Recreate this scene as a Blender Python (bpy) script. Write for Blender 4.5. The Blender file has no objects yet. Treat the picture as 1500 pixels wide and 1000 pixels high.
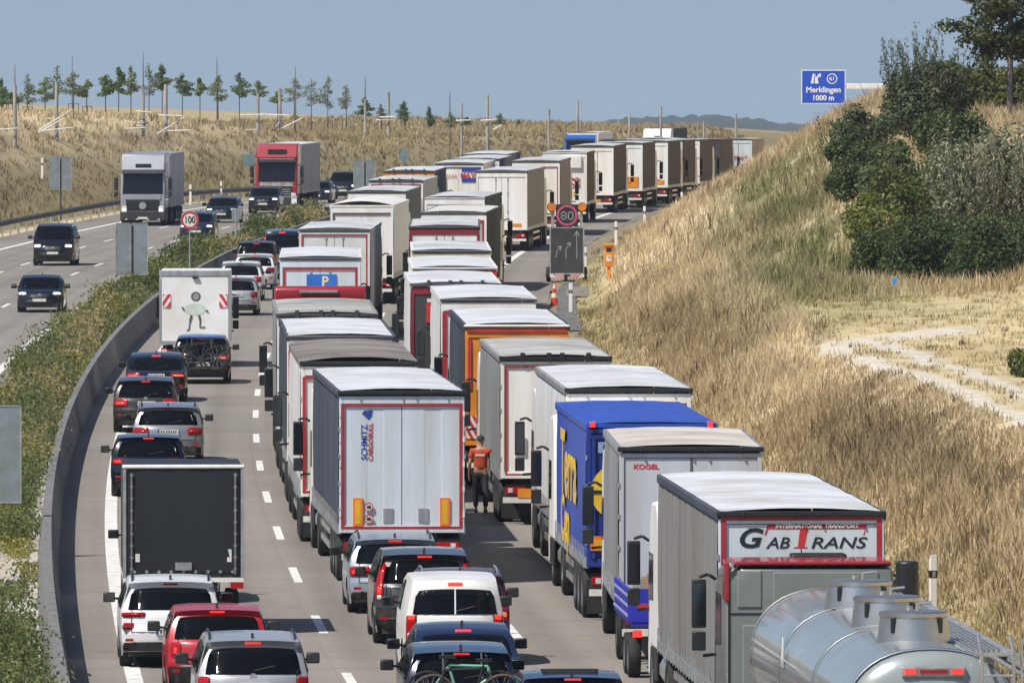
import bpy, math, random
import numpy as np
from mathutils import Vector, Matrix, Euler
rad = math.radians
random.seed(7)
RNG = np.random.default_rng(11)
sc = bpy.context.scene
COL = sc.collection

# ---------------------------------------------------------------- the lie of the land
F, G, CAMZ = 15800.0, .00966, 12.17
YS = np.arange(0, 12001, 1.0)
SL = np.where(YS < 480, (YS - 410) / 4444.0,
              np.interp(YS, [480, 500, 560, 610, 700, 880, 1100, 1600, 3000], [.01575, .026, .043, .058, .078, .10, .115, .12, .12]))
CXT = np.cumsum(SL); CXT = CXT - CXT[410] - 13.0            # x of the foot of the concrete barrier
GR = np.interp(YS, [0, 630, 700, 760, 800, 1100, 1500, 2000], [G, G, 0, 0, .004, .004, 0, 0])
RZT = .94 + np.cumsum(GR) - GR[0]                           # height of the road
def cx(Y): return np.interp(Y, YS, CXT)
def rz(Y): return np.interp(Y, YS, RZT)
def slope(Y): return float(np.interp(Y, YS, SL))
def grade(Y): return float(np.interp(Y, YS, GR))
def sstep(a, b, x):
    t = np.clip((np.asarray(x, float) - a) / (b - a), 0, 1); return t * t * (3 - 2 * t)
_P = np.random.default_rng(3).random((256, 256))
def vnoise(x, y):
    x = np.asarray(x, float); y = np.asarray(y, float)
    xi = np.floor(x).astype(int); yi = np.floor(y).astype(int)
    fx = x - xi; fy = y - yi; fx = fx * fx * (3 - 2 * fx); fy = fy * fy * (3 - 2 * fy)
    g = lambda a, b: _P[a & 255, b & 255]
    return (g(xi, yi) * (1 - fx) + g(xi + 1, yi) * fx) * (1 - fy) + (g(xi, yi + 1) * (1 - fx) + g(xi + 1, yi + 1) * fx) * fy
def fbm(x, y): return (vnoise(x, y) + .5 * vnoise(2.1 * x + 9, 2.1 * y) + .25 * vnoise(4.3 * x, 4.3 * y + 5)) / 1.75
def smin(a, b, k): return -k * np.log(np.exp(-np.asarray(a) / k) + np.exp(-np.asarray(b) / k))
def terrain(X, Y):
    X = np.asarray(X, float); Y = np.asarray(Y, float)
    off = X - cx(Y)
    u = off - 15.2
    hs = .57 * np.maximum(u - .8, 0)
    h = smin(hs, 7.5 + .05 * np.maximum(u - 15, 0), .5)
    bench = 2.45 + .05 * np.clip(u - 4.8, 0, 9) + .55 * np.maximum(u - 13, 0)
    wb = 1 - sstep(352, 388, Y)
    h = h * (1 - wb) + wb * np.where(u > 3, smin(h, bench, .12), h)
    h = np.where(u > .8, h + .25 * (fbm(X * .22, Y * .12) - .5) * sstep(.8, 4, u), 0)
    v = -off - 17.9
    hm = np.interp(Y, [0, 640, 740, 800, 860, 950, 1100], [5.3, 5.3, 5.5, 4.9, 3.5, 3.2, 3.1])
    hl = smin(.55 * np.maximum(v - .8, 0), hm + .035 * np.maximum(v - 13, 0), .5)
    hl = np.where(v > .8, hl + .5 * (fbm(X * .1, Y * .05) - .5) * sstep(.8, 6, v), 0)
    h = np.where(v > 0, hl, np.where(u > 0, h, -.12))
    med = (off < -.6) & (off > -3.5)
    h = np.where(med, .12, h)
    far = sstep(1150, 1700, Y)
    return rz(Y) + h * (1 - far) - far * 2.0
def hit(px, py, y0=150, y1=1400):
    for Y in range(y0, y1):
        X = (px - 750) / F * Y
        if terrain(X, Y) >= CAMZ + (185 - py) / F * Y: return X, float(Y), float(terrain(X, Y))
    return (px - 750) / F * y1, float(y1), float(terrain((px - 750) / F * y1, y1))
def lane(off, Y): return float(cx(Y) + off), float(Y), float(rz(Y))

# ---------------------------------------------------------------- materials
_M = {}
def pm(name, rgb, rough=.45, metal=0.0, var=.10, scale=2.0, bump=0.0, coat=0.0, streak=False, emit=0.0, tint=None, spec=.5, lined=False):
    """a procedural paint, plastic or cloth: base colour broken up by soft dirt"""
    if name in _M: return _M[name]
    m = bpy.data.materials.new(name); m.use_nodes = True; _M[name] = m
    nt = m.node_tree; N = nt.nodes; b = N['Principled BSDF']
    b.inputs['Roughness'].default_value = rough; b.inputs['Metallic'].default_value = metal
    b.inputs['Coat Weight'].default_value = coat; b.inputs['Coat Roughness'].default_value = .06
    b.inputs['Specular IOR Level'].default_value = spec
    tc = N.new('ShaderNodeTexCoord'); mp = N.new('ShaderNodeMapping'); no = N.new('ShaderNodeTexNoise')
    mp.inputs['Scale'].default_value = (scale * 2.2, scale * 2.2, scale * .22) if streak else (scale,) * 3
    no.inputs['Scale'].default_value = 1.0; no.inputs['Detail'].default_value = 5; no.inputs['Roughness'].default_value = .62
    oi = N.new('ShaderNodeObjectInfo'); va = N.new('ShaderNodeVectorMath'); va.operation = 'MULTIPLY_ADD'; va.inputs[1].default_value = (.37, .53, .0)
    nt.links.new(oi.outputs['Location'], va.inputs[0]); nt.links.new(tc.outputs['Object'], va.inputs[2])
    nt.links.new(va.outputs[0], mp.inputs['Vector']); nt.links.new(mp.outputs[0], no.inputs['Vector'])
    rp = N.new('ShaderNodeValToRGB'); rp.color_ramp.elements[0].position = .32; rp.color_ramp.elements[1].position = .66
    t = tint or (.9, .85, .75)
    rp.color_ramp.elements[0].color = tuple(max(0, c * (1 - 2 * var) * (k if var > .02 else 1)) for c, k in zip(rgb, t)) + (1,)
    rp.color_ramp.elements[1].color = tuple(min(1, c * (1 + .3 * var)) for c in rgb) + (1,)
    nt.links.new(no.outputs['Fac'], rp.inputs['Fac']); nt.links.new(rp.outputs['Color'], b.inputs['Base Color'])
    if bump:
        bp = N.new('ShaderNodeBump'); bp.inputs['Strength'].default_value = bump; bp.inputs['Distance'].default_value = .05
        nt.links.new(no.outputs['Fac'], bp.inputs['Height']); nt.links.new(bp.outputs[0], b.inputs['Normal'])
    if lined:
        ge = N.new('ShaderNodeNewGeometry'); ln = N.new('ShaderNodeBsdfDiffuse'); ln.inputs['Color'].default_value = (.02, .02, .022, 1); ms = N.new('ShaderNodeMixShader')
        nt.links.new(ge.outputs['Backfacing'], ms.inputs[0]); nt.links.new(b.outputs[0], ms.inputs[1]); nt.links.new(ln.outputs[0], ms.inputs[2]); nt.links.new(ms.outputs[0], N['Material Output'].inputs['Surface'])
    if emit:
        b.inputs['Emission Color'].default_value = tuple(rgb) + (1,); b.inputs['Emission Strength'].default_value = emit
    return m
def carpaint(name, rgb, metal=.0, rough=.32):
    return pm(name, rgb, rough, metal, .06, 1.2, coat=.5, tint=(1, .97, .92), lined='car paint' in name)
WHITE = pm('white paint', (.82, .82, .81), .4, 0, .045, .8, streak=True)
CREAM = pm('cream white paint', (.83, .815, .77), .45, 0, .05, .8, streak=True)
COLDW = pm('cold white door panel', (.60, .67, .73), .35, 0, .05, .7, streak=True)
TARPW = pm('white roof tarpaulin', (.64, .665, .70), .55, 0, .13, .55)
TARPG = pm('grey weathered roof tarpaulin', (.40, .40, .38), .7, 0, .22, .6)
TARPD = pm('brown dirty roof tarpaulin', (.24, .215, .195), .75, 0, .25, .55)
TARPM = pm('pale grey roof tarpaulin', (.58, .60, .62), .6, 0, .2, .6)
CURTG = pm('grey side curtain', (.26, .27, .28), .75, 0, .10, .7, streak=True, spec=.0)
CURTB = pm('blue grey side curtain', (.085, .096, .125), .75, 0, .10, .6, streak=True, spec=.0)
CURTW = pm('pale side curtain', (.60, .61, .62), .75, 0, .09, .7, streak=True, spec=.0)
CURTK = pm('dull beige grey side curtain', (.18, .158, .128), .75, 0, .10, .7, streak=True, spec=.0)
CURTD = pm('dark grey side curtain', (.14, .14, .135), .75, 0, .14, .7, streak=True, spec=.0)
ALU = pm('brushed aluminium', (.62, .63, .64), .35, .8, .10, 2, streak=True)
STEEL = pm('brushed stainless steel', (.60, .60, .59), .38, 1.0, .06, 2)
GALV = pm('galvanised steel', (.46, .48, .49), .5, .6, .16, 3)
BLACKP = pm('black plastic', (.018, .019, .02), .45, 0, .15, 3)
RUBBER = pm('tyre rubber', (.02, .02, .021), .8, 0, .3, 4)
RIMM = pm('wheel rim metal', (.42, .43, .44), .35, .75, .15, 4)
CHASS = pm('dark chassis paint', (.035, .035, .037), .6, 0, .3, 3)
GLASS = pm('dark window glass', (.006, .008, .011), .08, 0, .0, 1, spec=.4)
TGLASS = pm('car window glass', (.006, .008, .011), .08, 0, .0, 1, spec=.45)
def _tint(m):
    nt = m.node_tree; N = nt.nodes; tr = N.new('ShaderNodeBsdfTransparent'); tr.inputs['Color'].default_value = (.40, .46, .46, 1); ms = N.new('ShaderNodeMixShader'); ms.inputs[0].default_value = .62
    nt.links.new(N['Principled BSDF'].outputs[0], ms.inputs[1]); nt.links.new(tr.outputs[0], ms.inputs[2]); nt.links.new(ms.outputs[0], N['Material Output'].inputs['Surface'])
_tint(TGLASS)
REDT = pm('red reflective tape', (.42, .025, .035), .4, 0, .12, 3)
REDP = carpaint('red cab paint', (.33, .014, .022))
ORANGE = pm('orange paint', (.80, .28, .02), .45, 0, .10, 1.5)
ORPL = pm('orange warning border', (.85, .20, .02), .4, 0, .05, 2)
YEPL = pm('yellow warning field', (.72, .42, .02), .4, 0, .08, 2)
BLUEC = pm('blue tarpaulin', (.022, .072, .42), .45, 0, .14, .7, streak=True, tint=(1, 1, 1))
BLUED = pm('dark blue steel', (.015, .04, .24), .45, 0, .12, 1, tint=(1, 1, 1))
YELL = pm('yellow lettering', (.80, .52, .03), .5, 0, .08, 2)
TAILR = pm('red lamp glass', (.38, .008, .012), .15, 0, .1, 6)
TAILL = pm('lit red brake lamp', (.95, .04, .03), .2, 0, .0, 1, emit=.75)
TAILO = pm('lit orange red lamp', (.95, .16, .05), .2, 0, .0, 1, emit=.7)
HEADL = pm('lit headlamp', (1.0, .97, .88), .1, 0, .0, 1, emit=4.0)
CLEARL = pm('clear lamp glass', (.75, .77, .8), .1, .3, .05, 4)
PLATE = pm('white number plate', (.72, .72, .68), .4, 0, .06, 6)
INK = pm('black ink', (.015, .017, .018), .5, 0, .1, 3)
BLUEI = pm('blue ink', (.02, .05, .30), .5, 0, .1, 3)
REDI = pm('red ink', (.55, .03, .04), .5, 0, .1, 3)
GREENP = pm('teal green paint', (.01, .27, .19), .45, 0, .1, 2)
SKIN = pm('skin', (.42, .24, .17), .55, 0, .05, 8)
GREYB = pm('grey sign back', (.22, .26, .28), .5, .1, .06, 3)
CONC = pm('pale concrete', (.19, .19, .188), .85, 0, .2, 1.2, bump=.15, streak=True)
TIMBER = pm('grey weathered timber', (.42, .40, .37), .85, 0, .25, 3, streak=True)
PALEWOOD = pm('bleached pale wood', (.72, .70, .66), .8, 0, .12, 3)
BARK = pm('bark', (.10, .085, .07), .9, 0, .35, 5, bump=.4, streak=True)

# ---------------------------------------------------------------- mesh helpers
class MB:
    def __init__(s): s.v = []; s.f = []; s.m = []
    def add(s, vs, fs, m=0):
        o = len(s.v); s.v += [tuple(map(float, v)) for v in vs]; s.f += [[i + o for i in f] for f in fs]; s.m += [m] * len(fs); return s
    def box(s, x0, x1, y0, y1, z0, z1, m=0):
        return s.add([(x0, y0, z0), (x1, y0, z0), (x1, y1, z0), (x0, y1, z0), (x0, y0, z1), (x1, y0, z1), (x1, y1, z1), (x0, y1, z1)],
                     [(0, 3, 2, 1), (4, 5, 6, 7), (0, 1, 5, 4), (1, 2, 6, 5), (2, 3, 7, 6), (3, 0, 4, 7)], m)
    def cyl(s, p0, p1, r0, r1=None, n=10, m=0, caps=True):
        r1 = r0 if r1 is None else r1
        p0 = Vector(p0); p1 = Vector(p1); d = (p1 - p0).normalized()
        a = d.orthogonal().normalized(); b = d.cross(a)
        vs = []
        for p, r in ((p0, r0), (p1, r1)):
            for i in range(n):
                t = 2 * math.pi * i / n; vs.append(p + a * (r * math.cos(t)) + b * (r * math.sin(t)))
        fs = [(i, (i + 1) % n, n + (i + 1) % n, n + i) for i in range(n)]
        if caps: fs += [tuple(range(n - 1, -1, -1)), tuple(range(n, 2 * n))]
        return s.add(vs, fs, m)
    def tube(s, pts, r, n=6, m=0):
        for a, b in zip(pts[:-1], pts[1:]): s.cyl(a, b, r, None, n, m)
        return s
    def prism(s, poly, x0, x1, m=0):
        """polygon of (y, z) carried across x"""
        n = len(poly)
        vs = [(x0, y, z) for y, z in poly] + [(x1, y, z) for y, z in poly]
        fs = [tuple(range(n)), tuple(range(2 * n - 1, n - 1, -1))] + [(i, n + i, n + (i + 1) % n, (i + 1) % n) for i in range(n)]
        return s.add(vs, fs, m)
    def lathe_x(s, prof, n=20, c=(0, 0, 0), m=0):
        """profile of (x, r) turned about the x axis"""
        vs = []; k = len(prof)
        for i in range(n):
            t = 2 * math.pi * i / n
            for x, r in prof: vs.append((c[0] + x, c[1] + r * math.cos(t), c[2] + r * math.sin(t)))
        fs = [(i * k + j, i * k + j + 1, ((i + 1) % n) * k + j + 1, ((i + 1) % n) * k + j) for i in range(n) for j in range(k - 1)]
        return s.add(vs, fs, m)
    def grid(s, pts, m=0, flip=False):
        """rows of points, each row equally long"""
        k = len(pts[0]); vs = [p for row in pts for p in row]
        fs = []
        for i in range(len(pts) - 1):
            for j in range(k - 1):
                q = (i * k + j, i * k + j + 1, (i + 1) * k + j + 1, (i + 1) * k + j)
                fs.append(q[::-1] if flip else q)
        return s.add(vs, fs, m)
    def build(s, name, mats, parent=None, smooth=None, bevel=0.0, weld=False):
        me = bpy.data.meshes.new(name); me.from_pydata(s.v, [], s.f)
        for mt in (mats if isinstance(mats, (list, tuple)) else [mats]): me.materials.append(mt)
        me.polygons.foreach_set('material_index', s.m)
        if weld:
            import bmesh
            bm = bmesh.new(); bm.from_mesh(me); bmesh.ops.remove_doubles(bm, verts=bm.verts, dist=.0006)
            bmesh.ops.dissolve_degenerate(bm, edges=bm.edges, dist=.0003); bmesh.ops.recalc_face_normals(bm, faces=bm.faces); bm.to_mesh(me); bm.free()
        me.update()
        if smooth is not None:
            me.polygons.foreach_set('use_smooth', [True] * len(me.polygons)); me.set_sharp_from_angle(angle=rad(smooth))
        o = bpy.data.objects.new(name, me); COL.objects.link(o)
        if parent: o.parent = parent
        if bevel:
            b = o.modifiers.new('edge', 'BEVEL'); b.width = bevel; b.segments = 2; b.limit_method = 'ANGLE'; b.angle_limit = rad(40)
        return o
def bx(name, mat, parent, x0, x1, y0, y1, z0, z1, bevel=0.0):
    return MB().box(x0, x1, y0, y1, z0, z1).build(name, mat, parent, bevel=bevel)
def fast_mesh(name, V, Fc, mat, cols=None, smooth=False):
    """numpy verts (n,3) and faces (m,k) to one mesh"""
    me = bpy.data.meshes.new(name); n = len(V); m, k = Fc.shape
    me.vertices.add(n); me.vertices.foreach_set('co', np.ascontiguousarray(V, dtype=np.float32).ravel())
    me.loops.add(m * k); me.loops.foreach_set('vertex_index', np.ascontiguousarray(Fc, dtype=np.int32).ravel())
    me.polygons.add(m); me.polygons.foreach_set('loop_start', np.arange(0, m * k, k, dtype=np.int32))
    if cols is not None:
        a = me.attributes.new('tint', 'FLOAT_COLOR', 'POINT'); c = np.ones((n, 4), np.float32); c[:, :3] = cols; a.data.foreach_set('color', c.ravel())
    me.update(calc_edges=True); me.validate()
    if smooth: me.polygons.foreach_set('use_smooth', [True] * m)
    me.materials.append(mat); return me
def link(name, me, parent=None):
    o = bpy.data.objects.new(name, me); COL.objects.link(o)
    if parent: o.parent = parent
    return o
def tag(o, label, cat, group=None):
    o['label'] = label; o['category'] = cat
    if group: o['group'] = group
    return o
def kind(o, k): o['kind'] = k; return o
def thing(name, label, cat, loc, rot=(0, 0, 0), group=None):
    o = bpy.data.objects.new(name, None); COL.objects.link(o); o.location = loc; o.rotation_euler = rot; o.empty_display_size = .3
    return tag(o, label, cat, group)
def text(name, s, size, mat, parent, loc, face='rear', shear=0.0, off=0.0, sx=1.0, turn=0.0, ext=.003, align='CENTER'):
    cu = bpy.data.curves.new(name, 'FONT'); cu.body = s; cu.size = size; cu.align_x = align; cu.align_y = 'CENTER'
    cu.shear = shear; cu.offset = off; cu.extrude = ext; cu.resolution_u = 4
    t = bpy.data.objects.new(name, cu); COL.objects.link(t)
    dg = bpy.context.evaluated_depsgraph_get(); dg.update()
    me = bpy.data.meshes.new_from_object(t.evaluated_get(dg)); bpy.data.objects.remove(t)
    me.materials.clear(); me.materials.append(mat)
    R = Matrix.Rotation(rad(90), 4, 'X')
    if face == 'left': R = Matrix.Rotation(rad(-90), 4, 'Z') @ R
    if face == 'front': R = Matrix.Rotation(rad(180), 4, 'Z') @ R
    me.transform(Matrix.Translation(loc) @ R @ Matrix.Rotation(rad(turn), 4, 'Z') @ Matrix.Diagonal((sx, 1, 1, 1)))
    return link(name, me, parent)
def disc(mb, c, r, y, m=0, n=20, r0=None, y2=None):
    """a disc or ring facing -y, with a little thickness"""
    x, z = c; vs = []; fs = []
    for i in range(n):
        t = 2 * math.pi * i / n
        vs += [(x + r * math.cos(t), y, z + r * math.sin(t)), (x + (r0 or 0) * math.cos(t), y, z + (r0 or 0) * math.sin(t)),
               (x + r * math.cos(t), (y2 if y2 is not None else y + .006), z + r * math.sin(t))]
    for i in range(n):
        j = (i + 1) % n
        fs += [(3 * i, 3 * j, 3 * j + 1, 3 * i + 1), (3 * i, 3 * i + 2, 3 * j + 2, 3 * j)]
    mb.add(vs, fs, m)
def copy_tree(o, parent=None):
    c = o.copy(); COL.objects.link(c); c.parent = parent
    for ch in list(o.children): copy_tree(ch, c)
    return c
_W = {}
def wheel(parent, x, y, r=.5, w=.3, side=-1, rimmat=None, name='wheel', n=22):
    """tyre with the rim as its child; side -1 shows its face to the left"""
    key = (r, w, side, (rimmat or RIMM).name)
    if key not in _W:
        t = MB().lathe_x([(-w * .42, r * .6), (-w * .5, r * .78), (-w * .48, r * .93), (-w * .38, r), (w * .38, r), (w * .48, r * .93), (w * .5, r * .78), (w * .42, r * .6)], n)
        o = t.build(name, RUBBER, None, 50); me = o.data; bpy.data.objects.remove(o)
        e = side * w
        q = MB().lathe_x([(e * .46, r * .62), (e * .40, r * .58), (e * .30, r * .40), (e * .36, r * .30), (e * .44, r * .22), (e * .46, .001)], n)
        for i in range(8):
            a = 2 * math.pi * i / 8; q.cyl((e * .30, .48 * r * math.cos(a), .48 * r * math.sin(a)), (e * .36, .48 * r * math.cos(a), .48 * r * math.sin(a)), r * .05, None, 6, 1)
        o = q.build('rim', [rimmat or RIMM, CHASS], None, 40); mr = o.data; bpy.data.objects.remove(o)
        _W[key] = (me, mr)
    me, mr = _W[key]
    o = link(name, me, parent); o.location = (x, y, r)
    link('rim', mr, o); return o
# ---------------------------------------------------------------- setting: ground, roads, markings, barriers
def tintmat(name, rough=.9, transl=.0, nscale=1.5, var=.35, bump=0.0):
    m = bpy.data.materials.new(name); m.use_nodes = True; nt = m.node_tree; N = nt.nodes; b = N['Principled BSDF']
    b.inputs['Roughness'].default_value = rough; b.inputs['Specular IOR Level'].default_value = .15
    at = N.new('ShaderNodeAttribute'); at.attribute_name = 'tint'
    tc = N.new('ShaderNodeTexCoord'); no = N.new('ShaderNodeTexNoise'); no.inputs['Scale'].default_value = nscale; no.inputs['Detail'].default_value = 6
    nt.links.new(tc.outputs['Object'], no.inputs['Vector'])
    mr = N.new('ShaderNodeMapRange'); mr.inputs['From Min'].default_value = .25; mr.inputs['From Max'].default_value = .75
    mr.inputs['To Min'].default_value = 1 - var; mr.inputs['To Max'].default_value = 1 + var * .6
    nt.links.new(no.outputs['Fac'], mr.inputs['Value'])
    mx = N.new('ShaderNodeVectorMath'); mx.operation = 'SCALE'
    nt.links.new(at.outputs['Color'], mx.inputs[0]); nt.links.new(mr.outputs[0], mx.inputs['Scale'])
    nt.links.new(mx.outputs[0], b.inputs['Base Color'])
    if bump:
        bp = N.new('ShaderNodeBump'); bp.inputs['Strength'].default_value = bump; bp.inputs['Distance'].default_value = .2
        nt.links.new(no.outputs['Fac'], bp.inputs['Height']); nt.links.new(bp.outputs[0], b.inputs['Normal'])
    if transl:
        tr = N.new('ShaderNodeBsdfTranslucent'); nt.links.new(mx.outputs[0], tr.inputs['Color'])
        ms = N.new('ShaderNodeMixShader'); ms.inputs[0].default_value = transl
        nt.links.new(b.outputs[0], ms.inputs[1]); nt.links.new(tr.outputs[0], ms.inputs[2]); nt.links.new(ms.outputs[0], N['Material Output'].inputs['Surface'])
    return m
STRAW, STRAW2 = np.array([.65, .53, .335]), np.array([.50, .39, .23])
BROWN, OLIVE, GREEN = np.array([.27, .205, .115]), np.array([.30, .255, .12]), np.array([.185, .19, .075])
PATHC, SOIL = np.array([.56, .51, .425]), np.array([.34, .26, .15])
def mixc(a, b, t): t = np.clip(t, 0, 1)[..., None]; return a * (1 - t) + b * t
def grasscol(X, Y):
    """natural colour of the dry sward at a place: straw, with brown, olive and still green patches"""
    X = np.asarray(X, float); Y = np.asarray(Y, float); u = X - cx(Y) - 15.2
    n1 = fbm(X * .30 + 40, Y * .075); n2 = fbm(X * .11 + 7, Y * .03 + 50); n3 = fbm(X * .9, Y * .25 + 20)
    c = mixc(np.broadcast_to(STRAW2, X.shape + (3,)), STRAW, (n1 - .32) * 3.2)
    c = mixc(c, BROWN, (n2 - .61) * 4.5 * (u > 1.2))
    c = mixc(c, BROWN, np.maximum(0, n3 - .58) * 4.5)
    c = mixc(c, BROWN * 1.3, .55 * np.exp(-((u - 1.9) / 1.3) ** 2) * (Y < 420) * (.25 + .9 * n1))
    c = mixc(c, BROWN * 1.05, 1.3 * np.exp(-((u - 3.6) / 1.5) ** 2 - ((Y - 246) / 16) ** 2) * (.45 + n3))
    c = mixc(c, BROWN * 1.2, .9 * np.exp(-((u - 3.0) / 1.3) ** 2 - ((Y - 345) / 30) ** 2))
    gz = np.exp(-((u - 7.2 - (Y - 330) * .012) / 2.5) ** 2) * sstep(305, 330, Y) * (1 - sstep(470, 520, Y))
    c = mixc(c, GREEN, gz * (.12 + 1.5 * n3))
    c = mixc(c, OLIVE, .8 * (1 - sstep(.6, 2.2, u)) * (u > -2) * (.5 + n1))
    inb = (u > 5.4) & (Y < 338)
    c = mixc(c, OLIVE * 1.35, inb * (.35 + .5 * (n3 - .4)))
    v = -(X - cx(Y)) - 17.9
    c = mixc(c, mixc(np.broadcast_to(BROWN * 1.12, X.shape + (3,)), OLIVE * .72, n3 * 1.3), (v > 0) * (1 - sstep(4.5, 8.5, v + 3 * (n1 - .5))) * (.72 + .4 * n1))
    c = mixc(c, BROWN * .95, (v > 3) * np.exp(-((v - 8.0) / 1.6) ** 2) * np.clip((n1 - .42) * 4, 0, .8))
    c = mixc(c, STRAW * 1.0, sstep(8.5, 12, v) * .45 * (1 - sstep(720, 800, Y)))
    c = mixc(c, mixc(np.broadcast_to(BROWN * 1.15, X.shape + (3,)), OLIVE, n3), (v > 0) * sstep(740, 820, Y) * (.35 + .5 * n1))
    return c
def on_path(X, Y):
    """the gravel service track: two pale wheel tracks on the bench, hooking right at its far end"""
    u = X - cx(Y) - 15.2
    d = u - (6.3 - .55 * sstep(252, 296, Y)); w = fbm(X * 1.3, Y * .5) - .5
    run = sstep(200, 206, Y) * (1 - sstep(297, 302, Y))
    trk = np.exp(-((np.abs(d) - .62 + .25 * w) / .36) ** 4) * run
    r = np.hypot((u - 7.4) / 2.6, (Y - 297) / 5.0)
    hook = np.exp(-((Y - 297 - .8 * (u - 6)) / 3.2) ** 4) * sstep(5.0, 5.8, u) * (1 - sstep(8.6, 9.6, u))
    return np.clip(np.maximum(trk, hook) * (1.15 + 1.2 * w), 0, 1)
GROUNDM = tintmat('dry ground', .95, 0, 2.2, .3, .5)
ys = np.concatenate([np.arange(100, 420, 1.25), np.arange(420, 760, 2.5), np.arange(760, 1160, 6), [1200, 1300, 1450, 1700, 2100, 2800, 4000, 6000, 9000]])
offs = np.concatenate([[-4000, -1500, -600, -250, -140, -90, -70, -60, -54, -48, -44], np.arange(-41, -18.2, .7), [-17.9, -16.8, -15, -12, -8, -4.5, -3.55, -3.3, -2.2, -1.2, -.72, -.58, 2, 6, 10, 14, 15.2],
                       np.arange(15.6, 24, .3), np.arange(24, 36, .8), [37, 39, 42, 46, 52, 60, 75, 100, 160, 300, 700, 1800, 4000]])
YY, OO = np.meshgrid(ys, offs, indexing='ij'); XX = cx(YY) + OO
ZZ = terrain(XX, YY)
gc = mixc(grasscol(XX, YY), PATHC, on_path(XX, YY)); gc = mixc(gc, PATHC * .8, ((OO < -.3) & (OO > -1.3)) * 1.0)
gc = mixc(gc, SOIL, ((OO < -1.4) & (OO > -3.4)) * .8)
k = len(offs); ii = np.arange(len(ys) - 1)[:, None] * k + np.arange(k - 1)[None, :]
FC = np.stack([ii, ii + 1, ii + k + 1, ii + k], -1).reshape(-1, 4)
g = kind(link('ground', fast_mesh('ground', np.stack([XX, YY, ZZ], -1).reshape(-1, 3), FC, GROUNDM, gc.reshape(-1, 3), True)), 'structure')

def roadmat():
    m = bpy.data.materials.new('concrete carriageway'); m.use_nodes = True; nt = m.node_tree; N = nt.nodes; b = N['Principled BSDF']; L = nt.links.new
    b.inputs['Roughness'].default_value = .85; b.inputs['Specular IOR Level'].default_value = .25
    uv = N.new('ShaderNodeUVMap'); sp = N.new('ShaderNodeSeparateXYZ'); L(uv.outputs[0], sp.inputs[0])
    def noise(sx, sy, det=5):
        mp = N.new('ShaderNodeMapping'); mp.inputs['Scale'].default_value = (sx, sy, 1); L(uv.outputs[0], mp.inputs[0])
        n = N.new('ShaderNodeTexNoise'); n.inputs['Scale'].default_value = 1; n.inputs['Detail'].default_value = det; L(mp.outputs[0], n.inputs['Vector']); return n.outputs['Fac']
    def mth(op, a, b2=None, c=None):
        n = N.new('ShaderNodeMath'); n.operation = op
        for i, q in enumerate((a, b2, c)):
            if q is None: continue
            if isinstance(q, (int, float)): n.inputs[i].default_value = q
            else: L(q, n.inputs[i])
        return n.outputs[0]
    fine = noise(9, 5, 3); band = noise(1.6, .012, 4); patch = noise(.25, .06, 4)
    slab = N.new('ShaderNodeTexWhiteNoise'); slab.noise_dimensions = '1D'
    L(mth('FLOOR', mth('DIVIDE', sp.outputs['Y'], 5.0)), slab.inputs['W'])
    fr = mth('FRACT', mth('DIVIDE', sp.outputs['Y'], 5.0)); joint = mth('LESS_THAN', mth('ABSOLUTE', mth('SUBTRACT', fr, .5)), .012)
    v = mth('ADD', mth('MULTIPLY', fine, .16), mth('MULTIPLY', band, .34)); v = mth('ADD', v, mth('MULTIPLY', patch, .3)); v = mth('ADD', v, mth('MULTIPLY', slab.outputs['Value'], .10))
    v = mth('SUBTRACT', v, mth('MULTIPLY', joint, .22))
    lanepos = mth('FRACT', mth('DIVIDE', mth('ADD', sp.outputs['X'], 20.54), 3.54)); trk = mth('ABSOLUTE', mth('SUBTRACT', mth('ABSOLUTE', mth('SUBTRACT', lanepos, .5)), .26))
    v = mth('SUBTRACT', v, mth('MULTIPLY', mth('MAXIMUM', mth('SUBTRACT', .13, trk), 0), .8)); oil = noise(.9, .35, 6)
    v = mth('SUBTRACT', v, mth('MULTIPLY', mth('GREATER_THAN', oil, .66), .10)); lj = mth('LESS_THAN', mth('ABSOLUTE', mth('SUBTRACT', lanepos, .03)), .006)
    v = mth('SUBTRACT', v, mth('MULTIPLY', lj, .07))
    rp = N.new('ShaderNodeValToRGB'); rp.color_ramp.elements[0].position = .22; rp.color_ramp.elements[1].position = .62
    rp.color_ramp.elements[0].color = (.160, .143, .124, 1); rp.color_ramp.elements[1].color = (.272, .245, .214, 1)
    L(v, rp.inputs['Fac']); L(rp.outputs[0], b.inputs['Base Color'])
    bp = N.new('ShaderNodeBump'); bp.inputs['Strength'].default_value = .2; bp.inputs['Distance'].default_value = .01; L(fine, bp.inputs['Height']); L(bp.outputs[0], b.inputs['Normal'])
    return m
ROADM = roadmat()
def strip(name, o0, o1, y0, y1, lift, mat, step=3.0, cols=1, uv=False, wav=0.0):
    y = np.arange(y0, y1 + step * .5, step); pts = []; uvs = []
    for a in y:
        row = []
        for j in range(cols + 1):
            o = o0 + (o1 - o0) * j / cols
            if wav and j in (0, cols): o += wav * (float(fbm(a * .35, o)) - .5)
            row.append((float(cx(a)) + o, a, float(rz(a)) + lift)); uvs.append((o, a))
        pts.append(row)
    ob = kind(MB().grid(pts).build(name, mat, None, 60), 'structure')
    if uv:
        lay = ob.data.uv_layers.new(name='UVMap')
        for lp in ob.data.loops: lay.data[lp.index].uv = uvs[lp.vertex_index]
    return ob
strip('carriageway', -.30, 14.4, 110, 1150, .0, ROADM, uv=True, cols=4)
strip('oncoming_carriageway', -16.9, -3.45, 110, 1150, .0, ROADM, uv=True, cols=4)
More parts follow.
